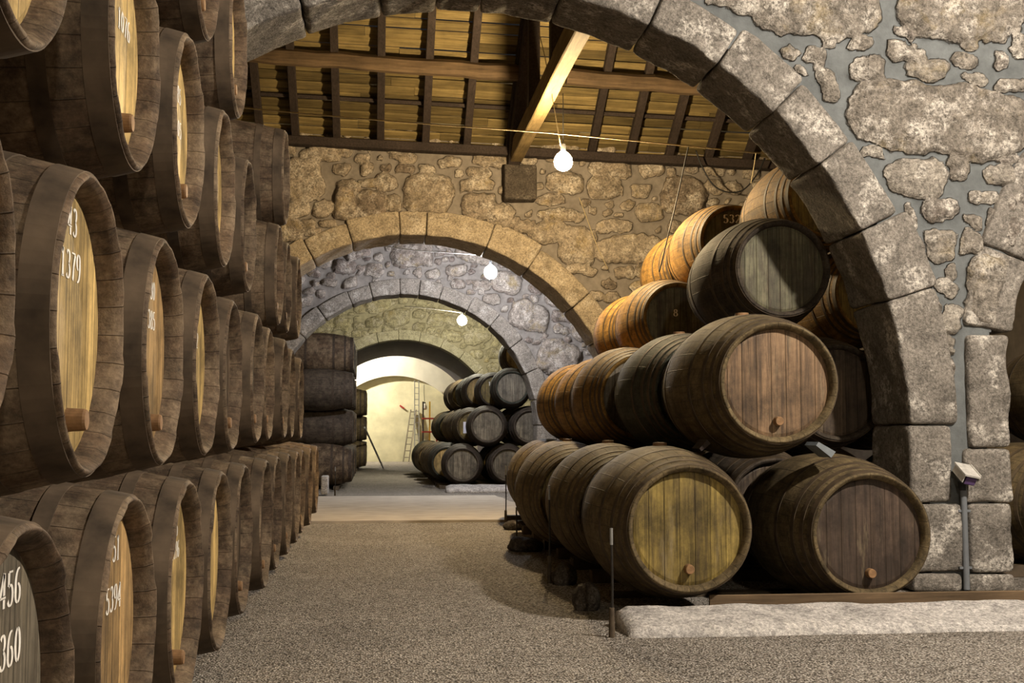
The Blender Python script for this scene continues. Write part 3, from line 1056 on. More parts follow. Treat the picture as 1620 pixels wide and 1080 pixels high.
class BarrelKind:
    def __init__(self, key, L, Re, Rb, stave, hoop, rim=0.03, rough=0.003, dp=0.06, bv=0.012, bands=((0.012, 0.075), (0.16, 0.205), (0.40, 0.45))):
        self.L, self.Re, self.Rb, self.rim = L, Re, Rb, rim
        self.key = key
        h = L / 2
        rs = random.Random(len(key) * 7 + int(Re * 1000))

        def r_at(y):
            return Rb - (Rb - Re) * abs(y / h) ** 1.9
        self.r_at = r_at
        body = [-h + 0.012 + (L - 0.024) * i / 22 for i in range(23)]
        fr = [(-h + dp + 0.008, Re - rim - 0.010), (-h + dp - 0.004, Re - rim - 0.007), (-h + bv, Re - rim), (-h + 0.002, Re - 0.011), (-h, Re - 0.007), (-h + 0.003, Re - 0.002)]
        prof = fr + [(y, r_at(y)) for y in body] + [(-y, r) for y, r in reversed(fr)]
        prof.append((h - 0.06, 0.02))
        N = 84
        jit = [(rs.uniform(-1, 1), rs.uniform(-1, 1)) for _ in range(28)]

        def jitter(i, j):
            s = jit[(i // 3) % 28]
            if j in (2, 3, 4, 5):
                return (s[0] * rough * 1.5, s[1] * rough)
            return (0.0, s[1] * 0.0012)
        self.staves = {k: lathe_mesh('staves', prof, N, m, Rb, jitter) for k, m in stave.items()}
        self.hoops = []
        for (a, b) in bands:
            for s in (1, -1):
                ys_ = [(-h + a), (-h + (a + b) / 2), (-h + b)]
                t = 0.0035
                p = [(ys_[0], r_at(ys_[0]) - 0.002), (ys_[0], r_at(ys_[0]) + t), (ys_[1], r_at(ys_[1]) + t), (ys_[2], r_at(ys_[2]) + t), (ys_[2], r_at(ys_[2]) - 0.002)]
                if s < 0:
                    p = [(-y, r) for y, r in reversed(p)]
                self.hoops.append(lathe_mesh('hoop', p, 72, hoop, Rb, None, False))
        # head: boards in a disc a little inside the chime
        self.heads = {}
        n = 56
        rh = Re - rim - 0.006
        yh = -h + dp - 0.004
        self.yh = yh
        self.zc = Rb
        self.rh = rh
        vs = [(0, yh, Rb)]
        for r, dy in ((rh * 0.5, 0.0), (rh * 0.93, 0.0), (rh, 0.006)):
            vs += [(r * math.sin(2 * PI * i / n), yh + dy, Rb + r * math.cos(2 * PI * i / n)) for i in range(n)]
        fs = [(0, 1 + (i + 1) % n, 1 + i) for i in range(n)]
        for k in range(2):
            o = 1 + k * n
            fs += [(o + i, o + (i + 1) % n, o + n + (i + 1) % n, o + n + i) for i in range(n)]
        self.hv, self.hf = vs, fs
        pr = [(0.004, 0.0285), (-0.04, 0.026), (-0.046, 0.023), (-0.047, 0.0005)]
        zb = Rb - rh * 0.70
        vs, fs, _ = lathe(pr, 20)
        self.bung = mesh('bung', [(x, y + yh, z + zb) for x, y, z in vs], fs, M_bung, False)
        pr = [(Rb - 0.004, 0.045), (Rb + 0.018, 0.043), (Rb + 0.02, 0.001)]
        vs, fs = [], []
        nn = 18
        for i in range(nn):
            a = 2 * PI * i / nn
            for (z, r) in pr:
                vs.append((r * math.cos(a), r * math.sin(a), z + Rb))
        m = len(pr)
        for i in range(nn):
            ii = (i + 1) % nn
            for j in range(m - 1):
                fs.append((i * m + j, ii * m + j, ii * m + j + 1, i * m + j + 1))
        self.top = mesh('bung', vs, fs, M_bung, False)

    def head(self, mat):
        if mat.name not in self.heads:
            self.heads[mat.name] = mesh('head', self.hv, self.hf, mat, False)
        return self.heads[mat.name]


S_left = stave_mat('staves_dusty_brown', (0.090, 0.059, 0.036), (0.215, 0.158, 0.100), 0.7)
S_right = stave_mat('staves_olive_brown', (0.105, 0.075, 0.036), (0.175, 0.133, 0.07), 0.5)
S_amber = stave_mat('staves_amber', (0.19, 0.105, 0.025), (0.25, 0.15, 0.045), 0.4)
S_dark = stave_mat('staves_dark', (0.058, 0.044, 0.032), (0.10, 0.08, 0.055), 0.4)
S_green = stave_mat('staves_greenish_black', (0.040, 0.042, 0.030), (0.075, 0.075, 0.05), 0.4)
H_gold = head_mat('head_gold', (0.50, 0.345, 0.13), 0.25)
H_rust = head_mat('head_rust', (0.38, 0.24, 0.10), 0.35)
H_olive = head_mat('head_olive', (0.23, 0.165, 0.045), 0.45)
H_pink = head_mat('head_pinkish', (0.185, 0.115, 0.062), 0.5)
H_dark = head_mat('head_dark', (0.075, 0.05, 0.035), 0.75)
H_grey = head_mat('head_grey_green', (0.115, 0.105, 0.06), 0.6)
H_greyb = head_mat('head_grey_brown', (0.16, 0.135, 0.095), 0.5)
H_deep = head_mat('head_deep_brown', (0.10, 0.07, 0.045), 0.5)

LS = {'l': S_left}
KL1 = BarrelKind('lower', 1.45, 0.380, 0.464, {'left': S_left, 'dark': S_dark}, M_hoopL, 0.026, 0.0022, 0.062, 0.024)
KL2 = BarrelKind('second', 1.45, 0.352, 0.454, {'left': S_left, 'dark': S_dark}, M_hoopL, 0.025, 0.0022, 0.062, 0.024)
KL3 = BarrelKind('upper', 1.45, 0.336, 0.436, {'left': S_left, 'dark': S_dark}, M_hoopL, 0.024, 0.0022, 0.062, 0.024)
KR = BarrelKind('right', 1.45, 0.350, 0.455, {'right': S_right, 'amber': S_amber, 'dark': S_dark, 'green': S_green}, M_hoopR, 0.026, 0.0015, 0.055, 0.012, ((0.012, 0.055), (0.10, 0.135), (0.20, 0.235), (0.40, 0.435)))
KF = BarrelKind('far', 1.45, 0.350, 0.455, {'dark': S_dark, 'green': S_green, 'right': S_right, 'left': S_left}, M_hoop, 0.030, 0.002)


# --- stencilled numerals, drawn with a broad upright pen
def arc(cx, cy, rx, ry, a0, a1, n=14):
    return [(cx + rx * math.cos(math.radians(a0 + (a1 - a0) * i / n)), cy + ry * math.sin(math.radians(a0 + (a1 - a0) * i / n))) for i in range(n + 1)]


DIG = {
    '0': [arc(.3, .5, .22, .46, 98, 262), arc(.3, .5, .22, .46, 82, -82)],
    '1': [[(.3, .02), (.3, .98)], [(.12, .80), (.3, .97)], [(.14, .02), (.46, .02)]],
    '2': [arc(.3, .72, .22, .25, 165, -20), [(.5, .62), (.3, .32), (.08, .06)], [(.08, .03), (.55, .03)]],
    '3': [arc(.28, .75, .2, .22, 150, -75), arc(.28, .27, .23, .25, 75, -150)],
    '4': [[(.40, .97), (.05, .32)], [(.05, .30), (.58, .30)], [(.42, .98), (.42, .36)], [(.42, .25), (.42, .0)]],
    '5': [[(.14, .96), (.52, .96)], [(.14, .94), (.12, .56)], arc(.28, .30, .24, .29, 125, -150)],
    '6': [arc(.42, .52, .34, .46, 82, 178) + [(.08, .4), (.08, .28)], arc(.3, .28, .22, .26, 180, 268), arc(.3, .28, .22, .26, 92, -82)],
    '7': [[(.06, .95), (.56, .95)], [(.54, .92), (.34, .5), (.26, .0)]],
    '8': [arc(.3, .74, .18, .22, 95, 265), arc(.3, .74, .18, .22, 85, -85), arc(.3, .26, .23, .25, 95, 265), arc(.3, .26, .23, .25, 85, -85)],
    '9': [arc(.18, .48, .34, .46, -98, -2) + [(.52, .6), (.52, .72)], arc(.3, .72, .22, .26, 0, 88), arc(.3, .72, .22, .26, 272, 98)],
}


def numerals(text, h):
    """flat numerals in local x (across) and z (up), centred"""
    vs, fs = [], []
    adv = 0.72
    W = adv * len(text)
    for ci, ch in enumerate(text):
        for st in DIG.get(ch, []):
            base = len(vs)
            for i, (x, y) in enumerate(st):
                q0, q1 = st[max(i - 1, 0)], st[min(i + 1, len(st) - 1)]
                tx, ty = q1[0] - q0[0], q1[1] - q0[1]
                l = math.hypot(tx, ty) or 1
                tx, ty = tx / l, ty / l
                w = 0.06 + 0.15 * abs(ty) ** 1.5
                for s in (1, -1):
                    vs.append(((ci * adv - W / 2 + 0.06 + x - ty * w / 2 * s) * h, 0.0, (y - 0.5 + tx * w / 2 * s) * h))
            for i in range(len(st) - 1):
                a = base + i * 2
                fs.append((a, a + 1, a + 3, a + 2))
    return vs, fs


QUEUE = []


def barrel(*a, **k):
    QUEUE.append([list(a), k])


def settle(floor_z, fixed=()):
    """nudge the queued barrels apart until none bites into its neighbour, then build them"""
    q = [e for e in QUEUE]
    QUEUE.clear()
    pos = []
    for (a, k) in q:
        K, loc, rz = a[0], a[1], a[2]
        lat, axi = (1, 0) if abs(rz) > 0.8 else (0, 1)
        pos.append([loc[lat], loc[2] + K.Rb, loc[axi], K.Rb, lat])
    n = len(pos)
    for it in range(400):
        worst = 0.0
        for i in range(n):
            for j in range(i + 1, n):
                A, B = pos[i], pos[j]
                if abs(A[2] - B[2]) > 1.44:
                    continue
                dx, dz = B[0] - A[0], B[1] - A[1]
                need = A[3] + B[3] + 0.011
                if abs(dx) > need or abs(dz) > need:
                    continue
                d = math.hypot(dx, dz) or 1e-6
                if d < need:
                    worst = max(worst, need - d)
                    m = (need - d) * 0.5
                    fa, fb = (0.15 if i in fixed else 1.0), (0.15 if j in fixed else 1.0)
                    t_ = fa + fb
                    A[0] -= dx / d * m * 2 * fa / t_ * 0.8
                    B[0] += dx / d * m * 2 * fb / t_ * 0.8
                    if dz < 0 and A[1] > floor_z + A[3] + 0.2:
                        A[1] -= dz / d * m * 1.6
                    if dz > 0 and B[1] > floor_z + B[3] + 0.2:
                        B[1] += dz / d * m * 1.6
        if worst < 0.0015:
            break
    print('settle', n, 'iterations', it, 'worst', round(worst, 4))
    for (a, k), p_ in zip(q, pos):
        loc = list(a[1])
        loc[p_[4]] = p_[0]
        loc[2] = p_[1] - a[0].Rb
        a[1] = tuple(loc)
        make_barrel(*a, **k)


def make_barrel(kind, loc, rotz, stave, head, label, group, number=None, bung=True, top=False, paper=False, roll=0.0):
    t = empty('wine_barrel', loc, rotz)
    tag(t, label, 'barrel', group)
    s = link('staves', kind.staves[stave], t)
    for hm in kind.hoops:
        link('hoop', hm, t)
    link('head', kind.head(head), t)
    if bung:
        link('bung', kind.bung, t)
    if top:
        link('bung', kind.top, t)
    if number:
        for (txt, hgt, dx, dz) in number:
            vs, fs = numerals(txt, hgt)
            o = link('painted_number', mesh('painted_number', [(x + dx, kind.yh - 0.0015, z + dz + kind.zc) for x, y, z in vs], fs, M_paint), t)
            o['label'] = 'white stencilled number'
    if paper:
        o = MB().box((-0.12, kind.yh - 0.002, kind.zc - 0.02), (0.17, 0.002, 0.26)).build('paper_label', M_paper, t)
        o['label'] = 'white paper sheet'
    return t


ORD = ['first', 'second', 'third', 'fourth', 'fifth', 'sixth', 'seventh', 'eighth', 'ninth', 'tenth', 'eleventh', 'twelfth', 'thirteenth', 'fourteenth']
TIER = ['bottom', 'second', 'third', 'top']

# --- the long stack along the left of the aisle: heads face the aisle
XF = -0.663
T1 = [2.73, 3.75, 4.78, 5.74, 6.80, 7.84, 8.86, 9.87, 10.85, 11.82, 12.78, 14.62]
T2 = [2.28, 3.25, 4.25, 5.23, 6.19, 7.18, 8.20, 9.22, 10.24, 11.25]
T3 = [2.68, 3.75, 4.72, 5.75, 6.73, 8.74, 9.69, 10.65]
T4 = [4.20, 5.12, 6.22, 9.30]
GL = 'barrels stacked along the left side of the aisle'
numsL = {(0, 0): [('456', .070, .075, .25), ('1360', .070, .06, .13)], (0, 1): [('51', .070, .05, .235), ('5394', .070, .03, .10)], (0, 2): [('35', .06, .05, .21), ('1396', .06, .05, .13)],
         (0, 3): [('9', .06, .0, .21)],
         (1, 1): [('43', .068, .0, .245), ('1379', .068, -.005, .14)], (1, 2): [('430', .06, .03, .20), ('1385', .06, .02, .105)], (1, 3): [('142', .06, .02, .1)],
         (2, 1): [('1076', .06, .07, .085)], (2, 2): [('185', .06, .05, .15), ('1605', .06, .05, .03)], (2, 3): [('97', .06, .02, -.10)]}
headsL = {(1, 2): H_rust, (1, 1): H_gold, (1, 3): H_gold, (2, 0): H_gold, (2, 1): H_gold, (2, 2): H_gold, (2, 3): H_gold, (0, 1): H_rust, (0, 2): H_gold, (0, 3): H_gold, (1, 0): H_gold, (3, 1): H_gold, (3, 2): H_gold, (0, 0): H_greyb, (0, 4): H_deep, (1, 4): H_deep, (1, 5): H_greyb, (0, 5): H_deep, (0, 6): H_deep, (2, 4): H_deep, (3, 0): H_pink}
hts = [-0.562, 0.250, 1.062, 1.835]
for ti, (ys_, K, zrel) in enumerate(((T1, KL1, hts[0]), (T2, KL2, hts[1]), (T3, KL3, hts[2]), (T4, KL3, hts[3]))):
    for i, yf in enumerate(ys_):
        yc = (yf + 0.072 - 0.072 * zrel) / 0.988 - K.Re
        jx = 0.0 if i < 4 else (0.012 * math.sin(i * 2.7 + ti))
        hd = headsL.get((ti, i), H_gold if (i * 3 + ti) % 4 else H_greyb)
        num = numsL.get((ti, i))
        if num:
            lab = f'dusty oak barrel stencilled {num[-1][0]}, {TIER[ti]} tier of the stack lining the left of the aisle'
        elif ti == 0 and i == len(ys_) - 1:
            lab = 'last dusty barrel of the bottom left tier, set apart just before the pale path'
        elif ti == 3 and i == len(ys_) - 1:
            lab = 'dark barrel alone on top of the left stack, its whole side showing below the rafters'
        else:
            lab = f'dusty oak barrel, {ORD[i]} from the camera in the {TIER[ti]} tier of the left stack'
        barrel(K, (XF - K.L / 2 + jx, yc, H + zrel - K.Rb), PI / 2, 'left', hd, lab, GL, num, bung=(i * 7 + ti * 5) % 5 != 1)

settle(H + hts[0] - 0.464)
# rails the bottom tier lies on
for i, xx in enumerate((XF - 0.32, XF - 1.13)):
    gap = H + hts[0] - 0.464
    zz = gap + (KL1.Rb - KL1.r_at(0.335)) - 0.006
    o = MB().beam((xx, 1.4, zz / 2), (xx, 15.0, zz / 2), 0.12, zz, bev=0.004).build('stillage_rail', M_chock)
    tag(o, 'long dark timber rail under the bottom left barrels, ' + ('on the aisle side' if i == 0 else 'on the wall side'), 'rail', 'rails under the left stack')

# --- the stack on the right, heads towards the viewer, ranks one behind another
GR = 'barrels stacked under the first arch'


def rb(hx, hy, zrel, stave, head, label, **kw):
    return barrel(KR, (hx, hy + KR.L / 2, H + zrel - KR.Rb), kw.pop('rz', 0.0), stave, head, label, GR, **kw)


p = P(1092, 837, 6.75)
XR1, ZR1 = float(p[0]), float(p[2] - H)
p2 = P(1382, 846, 6.85)
p3 = P(1233.5, 605, 6.93)
p4 = P(1240, 424, 8.66)
rb(XR1, 6.75, ZR1, 'right', H_olive, 'front barrel on the white kerb with an olive yellow head and wooden bung', top=True)
rb(float(p2[0]), 6.87, float(p2[2] - H), 'right', H_dark, 'front barrel with a blackish stained head and orange bung, against the stone pier', top=True)
rb(float(p3[0]), 6.93, float(p3[2] - H), 'right', H_pink, 'large barrel with a pinkish brown head lying across the two front barrels', top=True)
rb(float(p4[0]), 8.66, float(p4[2] - H), 'dark', H_grey, 'barrel with a mouldy grey green head crossed by a shadow, high below the arch', bung=False)
zm, zt, zu = float(p3[2] - H), 1.07, 1.87
rb(1.73, 8.42, ZR1, 'right', H_deep, 'bottom barrel right behind the olive headed front barrel', top=True)
rb(1.67, 10.02, ZR1, 'right', H_olive, 'third barrel back in the bottom row beside the thin stakes', top=True)
rb(1.89, 11.65, ZR1, 'right', H_olive, 'fourth barrel back in the bottom row of the right stack', top=True)
rb(2.29, 8.45, zm, 'green', H_deep, 'greenish black barrel right behind the large pinkish headed barrel', top=True)
rb(2.19, 10.03, zm, 'amber', H_greyb, 'third barrel back in the second tier with a pale head rim showing', top=True)
rb(2.28, 11.72, zm, 'amber', H_olive, 'fourth barrel back in the second tier, farthest and lowest against the lit wall', top=True)
rb(3.36, 8.68, zm, 'dark', H_deep, 'brown barrel half hidden behind the jamb of the arch, second tier', bung=False)
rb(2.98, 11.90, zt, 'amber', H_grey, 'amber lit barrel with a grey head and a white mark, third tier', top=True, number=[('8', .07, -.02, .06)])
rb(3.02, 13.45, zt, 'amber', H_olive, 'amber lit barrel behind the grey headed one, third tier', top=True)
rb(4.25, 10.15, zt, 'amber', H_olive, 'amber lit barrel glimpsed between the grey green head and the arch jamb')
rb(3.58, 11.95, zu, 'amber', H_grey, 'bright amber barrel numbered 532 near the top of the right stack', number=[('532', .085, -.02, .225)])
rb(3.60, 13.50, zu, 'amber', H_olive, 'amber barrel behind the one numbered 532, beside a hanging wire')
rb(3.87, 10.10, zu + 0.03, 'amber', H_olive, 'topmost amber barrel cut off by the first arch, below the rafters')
# those that carry them, deeper in the stack
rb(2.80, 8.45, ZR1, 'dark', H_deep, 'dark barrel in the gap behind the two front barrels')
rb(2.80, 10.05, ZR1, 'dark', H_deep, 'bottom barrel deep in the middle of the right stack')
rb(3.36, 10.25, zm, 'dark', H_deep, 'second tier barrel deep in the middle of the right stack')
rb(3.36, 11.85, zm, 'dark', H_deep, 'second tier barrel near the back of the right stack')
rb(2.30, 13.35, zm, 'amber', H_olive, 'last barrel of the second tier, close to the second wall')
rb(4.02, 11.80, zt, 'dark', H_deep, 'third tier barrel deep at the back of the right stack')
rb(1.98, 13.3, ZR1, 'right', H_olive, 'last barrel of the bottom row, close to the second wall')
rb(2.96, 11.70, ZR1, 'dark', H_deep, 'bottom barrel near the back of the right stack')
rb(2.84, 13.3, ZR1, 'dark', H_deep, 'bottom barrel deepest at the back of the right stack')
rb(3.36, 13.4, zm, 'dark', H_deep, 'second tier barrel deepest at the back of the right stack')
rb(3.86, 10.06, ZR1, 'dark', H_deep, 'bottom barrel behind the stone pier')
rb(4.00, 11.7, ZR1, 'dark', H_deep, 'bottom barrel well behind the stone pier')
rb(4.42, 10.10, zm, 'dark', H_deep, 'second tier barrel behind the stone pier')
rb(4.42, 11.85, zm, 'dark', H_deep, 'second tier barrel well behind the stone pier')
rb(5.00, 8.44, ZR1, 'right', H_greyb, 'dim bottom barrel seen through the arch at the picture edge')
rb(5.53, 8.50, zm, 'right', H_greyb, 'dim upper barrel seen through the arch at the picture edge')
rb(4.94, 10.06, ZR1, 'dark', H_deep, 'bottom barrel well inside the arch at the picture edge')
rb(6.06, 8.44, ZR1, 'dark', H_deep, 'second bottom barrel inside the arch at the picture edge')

settle(H + ZR1 - KR.Rb, fixed=(0, 1, 2, 3))
# rails under each rank
gapR = H + ZR1 - KR.Rb
zz0 = gapR + (KR.Rb - KR.r_at(0.34)) - 0.006
k = 0
for yc in (6.8, 8.42, 10.04, 11.68, 13.3):
    for s in (-0.42, 0.42):
        x1 = 3.2 if yc < 7 else 6.6
        zz = zz0 - (0.06 if yc < 7 else 0.004)
        o = MB().beam((1.52, yc + 0.725 + s, zz / 2), (x1, yc + 0.725 + s, zz / 2), 0.14, zz, bev=0.004).build('stillage_rail', M_chock)
        tag(o, f'dark timber rail under the {ORD[k // 2]} rank of the right stack, its ' + ('front' if s < 0 else 'rear') + ' one', 'rail', 'rails under the right stack')
        k += 1

# --- stacks beyond the second arch
GC = 'barrels stacked on the right beyond the second arch'
zf = z_floor(26)
c0 = P(735, 731, 26.0)
base = zf + 0.06
zc_ = [base + 0.455, base + 0.455 + 0.815, base + 0.455 + 1.63, base + 0.455 + 2.44]
RN = ['front', 'second', 'third', 'fourth', 'fifth', 'sixth']
rsx = random.Random(44)
for r in range(6):
    hy = 26.2 + 1.62 * r
    drs = (0.0, -0.22, -0.25, -0.28, -0.38, -0.41)
    dr = drs[r]
    spots = []
    spots.append((0, 1.86))
    spots.append((1, 2.42))
    if r < 2:
        spots += [(0, 2.83), (1, 3.30)] if r == 0 else [(0, 3.0), (1, 3.42)]
    spots.append((2, 2.93) if r < 2 else (2, 2.75))
    if r == 1:
        spots.append((3, 3.5))
    for (ti, x) in spots:
        sv = ['dark', 'green', 'right', 'dark'][(r + ti) % 4] if r else ('green' if ti == 2 else 'dark')
        hd = H_greyb if r == 0 else (H_gold if (r + ti) % 3 == 1 else H_olive)
        kw = {}
        if (ti, r) == (1, 1):
            kw['paper'] = True
        if (ti, r) in ((2, 1), (3, 1), (0, 1)) and x != 1.86:
            kw['number'] = [('1640', .09, -.02, .16)]
        col = ' wallside,' if x > {0: 2.6, 1: 3.0}.get(ti, 9) else ''
        if r:
            sv = {'dark': 'right'}.get(sv, sv) if ti != 2 else sv
        what = {'dark': 'dark barrel', 'green': 'greenish black barrel', 'right': 'brown barrel'}[sv]
        lab = f'{what}, {RN[r]} rank,{col} {TIER[ti]} tier, right stack beyond the second arch'
        if kw.get('paper'):
            lab = 'brown barrel with a white paper sheet on its head, right stack beyond the second arch'
        barrel(KF, (x + dr, hy + KF.L / 2 + 0.02 * ti, zc_[ti] - KF.Rb), math.radians(-3.0), sv, hd, lab, GC, bung=False, **kw)
for r in range(6):
    for s in (-0.4, 0.4):
        hy = 26.2 + 1.62 * r + 0.725 + s
        z0 = z_floor(hy)
        hh = base - z0 + (KF.Rb - KF.r_at(0.32)) - 0.008
        o = MB().beam((1.35, hy, z0 + hh / 2), (3.2, hy, z0 + hh / 2), 0.14, hh).build('stillage_rail', M_chock)
        tag(o, f'timber rail under the {RN[r]} rank of the far right stack, its ' + ('front' if s < 0 else 'rear') + ' one', 'rail', 'rails under the far right stack')

settle(base)
GF = 'barrels stacked on the left beyond the second arch'
XL2 = float(P(557.5, 640, 26.3)[0])
for ti in range(4):
    for i in range(7 - (ti // 2)):
        yc = 26.7 + 0.98 * i + (0.49 if ti % 2 else 0.0)
        if ti % 2 and i == 6:
            continue
        lab = f'dark barrel, {ORD[i]} from the camera, {TIER[ti]} tier, left stack beyond the second arch'
        barrel(KF, (XL2 - KF.L / 2 + 0.01 * math.sin(i * 3 + ti), yc, z_floor(yc) * 0 + base + 0.80 * ti), PI / 2, 'left' if (i + ti) % 3 == 0 else 'dark', H_gold if i % 2 else H_greyb, lab, GF, bung=False)
GG = 'barrels stacked on the left before the end wall'
for ti in range(3):
    for i in range(4):
        yc = 38.5 + 0.98 * i + (0.49 if ti % 2 else 0.0)
        if ti % 2 and i == 3:
            continue
        lab = f'brown barrel, {ORD[i]} from the camera, {TIER[ti]} tier, far left stack inside the last arch'
        barrel(KF, (-0.30 - KF.L / 2, yc, base + 0.80 * ti), PI / 2, 'right', H_gold, lab, GG, bung=False)
settle(base)
for i, (y0_, y1_, xf) in enumerate(((26.2, 33.5, XL2), (38.0, 42.2, -0.30))):
    for j, xo in enumerate((0.32, 1.13)):
        z0 = z_floor(27)
        hh = base - z0 + (KF.Rb - KF.r_at(0.33)) - 0.006
        o = MB().beam((xf - xo, y0_, z0 + hh / 2), (xf - xo, y1_, z0 + hh / 2), 0.12, hh).build('stillage_rail', M_chock)
        tag(o, ('timber rail under the left stack beyond the second arch, ' if i == 0 else 'timber rail under the stack inside the last arch, ') + ('aisle side' if j == 0 else 'wall side'), 'rail', 'rails under the far left stacks')

# ------------------------------------------------------------------ kerbs, chocks, stakes
def kerb_mesh(x0, x1, yf, yb, z0, zf_, zb, seed, res=0.06):
    """a low slab of whitewashed stone whose top slopes up away from the viewer"""
    nx, ny = int((x1 - x0) / res), max(6, int((yb - yf) / res))
    xs_, t = np.linspace(x0, x1, nx + 1), np.linspace(0, 1, ny + 1)
    X, T = np.meshgrid(xs_, t, indexing='ij')
    Y = yf + (yb - yf) * T
    Zt = zf_ + (zb - zf_) * T
    e = np.minimum(1, np.minimum(np.minimum(X - x0, x1 - X) / 0.05, 1))
    edge = np.clip(np.minimum(T * (yb - yf), (1 - T) * (yb - yf)) / 0.05, 0, 1)
    Zt = Zt + 0.03 * (fbm(X * 4, Y * 4, seed) - 0.5) - 0.025 * (1 - edge) ** 2 - 0.03 * (1 - e) ** 2
    Y = Y + 0.05 * (fbm(X * 2.5, X * 0 + 3, seed + 2) - 0.5)
    top = np.stack([X, Y, Zt], -1).reshape(-1, 3)
    bot = np.stack([X, Y, np.full_like(X, z0)], -1).reshape(-1, 3)
    m = ny + 1
    n = len(top)
    fs = []
    for i in range(nx):
        for j in range(ny):
            a = i * m + j
            fs += [(a, a + m, a + m + 1, a + 1), (a + n, a + 1 + n, a + m + 1 + n, a + m + n)]
    for i in range(nx):
        a = i * m
        fs.append((a, a + n, a + m + n, a + m))
        a = i * m + ny
        fs.append((a, a + m, a + m + n, a + n))
    for j in range(ny):
        fs.append((j, j + 1, j + 1 + n, j + n))
        a = nx * m + j
        fs.append((a, a + n, a + 1 + n, a + 1))
    return np.concatenate([top, bot]), fs


kx0 = float(PZ(990, 1003, 0.0)[0])
v, f = kerb_mesh(kx0, 5.6, 6.36, 6.785, -0.05, 0.035, 0.125, 3)
tag(link('kerb_stone', mesh('kerb_stone', v, f, M_kerb, True)), 'long low whitewashed stone kerb in front of the right barrels', 'kerb')
o = MB().beam((kx0 + 0.55, 6.842, 0.075), (5.6, 6.842, 0.075), 0.02, 0.15, bev=0.004).build('edge_board', M_beamw)
tag(o, 'narrow wooden board on edge along the back of the white kerb', 'board')
ck = PZ(706, 779, z_floor(25.0))
v, f = kerb_mesh(float(ck[0]), 3.2, 24.7, 25.25, z_floor(25) - 0.03, z_floor(25) + 0.10, z_floor(25) + 0.16, 8, 0.1)
tag(link('kerb_stone', mesh('kerb_stone', v, f, M_kerb, True)), 'white kerb in front of the right stack beyond the second arch', 'kerb')
wp = PZ(513, 782, z_floor(22))
vs, fs = rounded_box((0.13, 0.5, 0.34), 0.02, (3, 6, 5))
o = link('kerb_stone', mesh('kerb_stone', [(x + wp[0], y + wp[1] + 0.25, z + wp[2] + 0.17) for x, y, z in vs], fs, M_kerb, True))
tag(o, 'small upright white kerb end at the foot of the second left stack', 'kerb')


def rock(loc, s, label, seed):
    import bmesh
    bm = bmesh.new()
    bmesh.ops.create_icosphere(bm, subdivisions=3, radius=1.0)
    rs = random.Random(seed)
    o_ = rs.uniform(0, 50)
    for vv in bm.verts:
        c = vv.co
        k_ = 0.72 + 0.6 * float(fbm(np.array([c.x * 1.3 + o_ + c.z]), np.array([c.y * 1.3 - c.z * 0.7 + o_]), seed, 3)[0])
        vv.co = Vector((c.x * s[0] * k_, c.y * s[1] * k_, max(c.z * k_, -0.62) * s[2]))
    me = bpy.data.meshes.new('chock_stone')
    bm.to_mesh(me)
    bm.free()
    me.materials.append(M_rock)
    o = link('chock_stone', me, None, (loc[0], loc[1], loc[2] + 0.6 * s[2]))
    return tag(o, label, 'stone', 'dark stones wedged under the right barrels')


for i, (u, vv, s, lab) in enumerate(((822, 838, (.12, .11, .06), 'small dark stone farthest along the foot of the right stack'),
                                     (842, 872, (.17, .16, .075), 'flat dark stone on the gravel beside the stake under the third barrel'),
                                     (908, 925, (.08, .11, .09), 'dark stone propping the barrel behind the olive headed one'),
                                     (948, 965, (.08, .12, .10), 'dark stone tucked under the olive headed front barrel'))):
    q = PZ(u, vv, 0.0)
    rock((q[0] - 0.06, q[1] + s[1] * 0.5, 0.0), s, lab, 60 + i)


def wedge(u, v, Y, size, rot, mat, label):
    q = P(u, v, Y)
    a, b, c = size
    vs = [(-a, -b, -c), (a, -b, -c), (a, b, -c), (-a, b, -c), (-a, -b, c * 0.2), (a, -b, c), (a, b, c), (-a, b, c * 0.2)]
    fs = [(0, 3, 2, 1), (4, 5, 6, 7), (0, 1, 5, 4), (1, 2, 6, 5), (2, 3, 7, 6), (3, 0, 4, 7)]
    o = link('wooden_wedge', mesh('wooden_wedge', vs, fs, mat), None, q, (0, rot, 0))
    return tag(o, label, 'wedge', 'wedges between the right barrels')


wedge(1297, 709, 7.12, (.058, .10, .022), math.radians(38), M_greychock, 'blue grey wooden wedge between the pinkish headed barrel and the dark headed one')
wedge(1108, 704, 7.20, (.035, .09, .016), math.radians(-38), M_rafter, 'brown wooden wedge between the pinkish headed barrel and the olive headed one')


def stake(u, v, top, label, white=True):
    q = PZ(u, v, 0.0 if v > 800 else z_floor(22))
    hgt = (v - top) * q[1] / F
    t = empty('rope_stake', (q[0], q[1], q[2] - 0.02))
    tag(t, label, 'stake', 'thin stakes beside the right stack')
    MB().tube([(0, 0, 0), (0.004, 0, hgt * 0.5), (0.0, 0, hgt)], 0.007, 8).build('rod', M_steel, t)
    MB().tube([(0, 0, 0), (0, 0, hgt * 0.30)], [0.017, 0.014], 10).build('sleeve', M_chock, t)
    o = MB().tube([(0.0, 0, hgt * 0.86), (0, 0, hgt + 0.005)], 0.0085, 8).build('tip', M_pale_steel, t)
    o['label'] = 'pale metal tip'
    return t


stake(968, 1008, 832, 'thin dark stake in the gravel before the olive headed front barrel')
stake(869, 922, 765, 'thin dark stake with a thick foot, second along the right stack')
stake(817, 866, 800, 'thin stake beside the third bottom barrel of the right stack')
stake(800, 834, 735, 'farthest thin stake on the right, just before the pale path')
stake(530, 782, 738, 'thin dark stake before the stack on the left beyond the second arch')

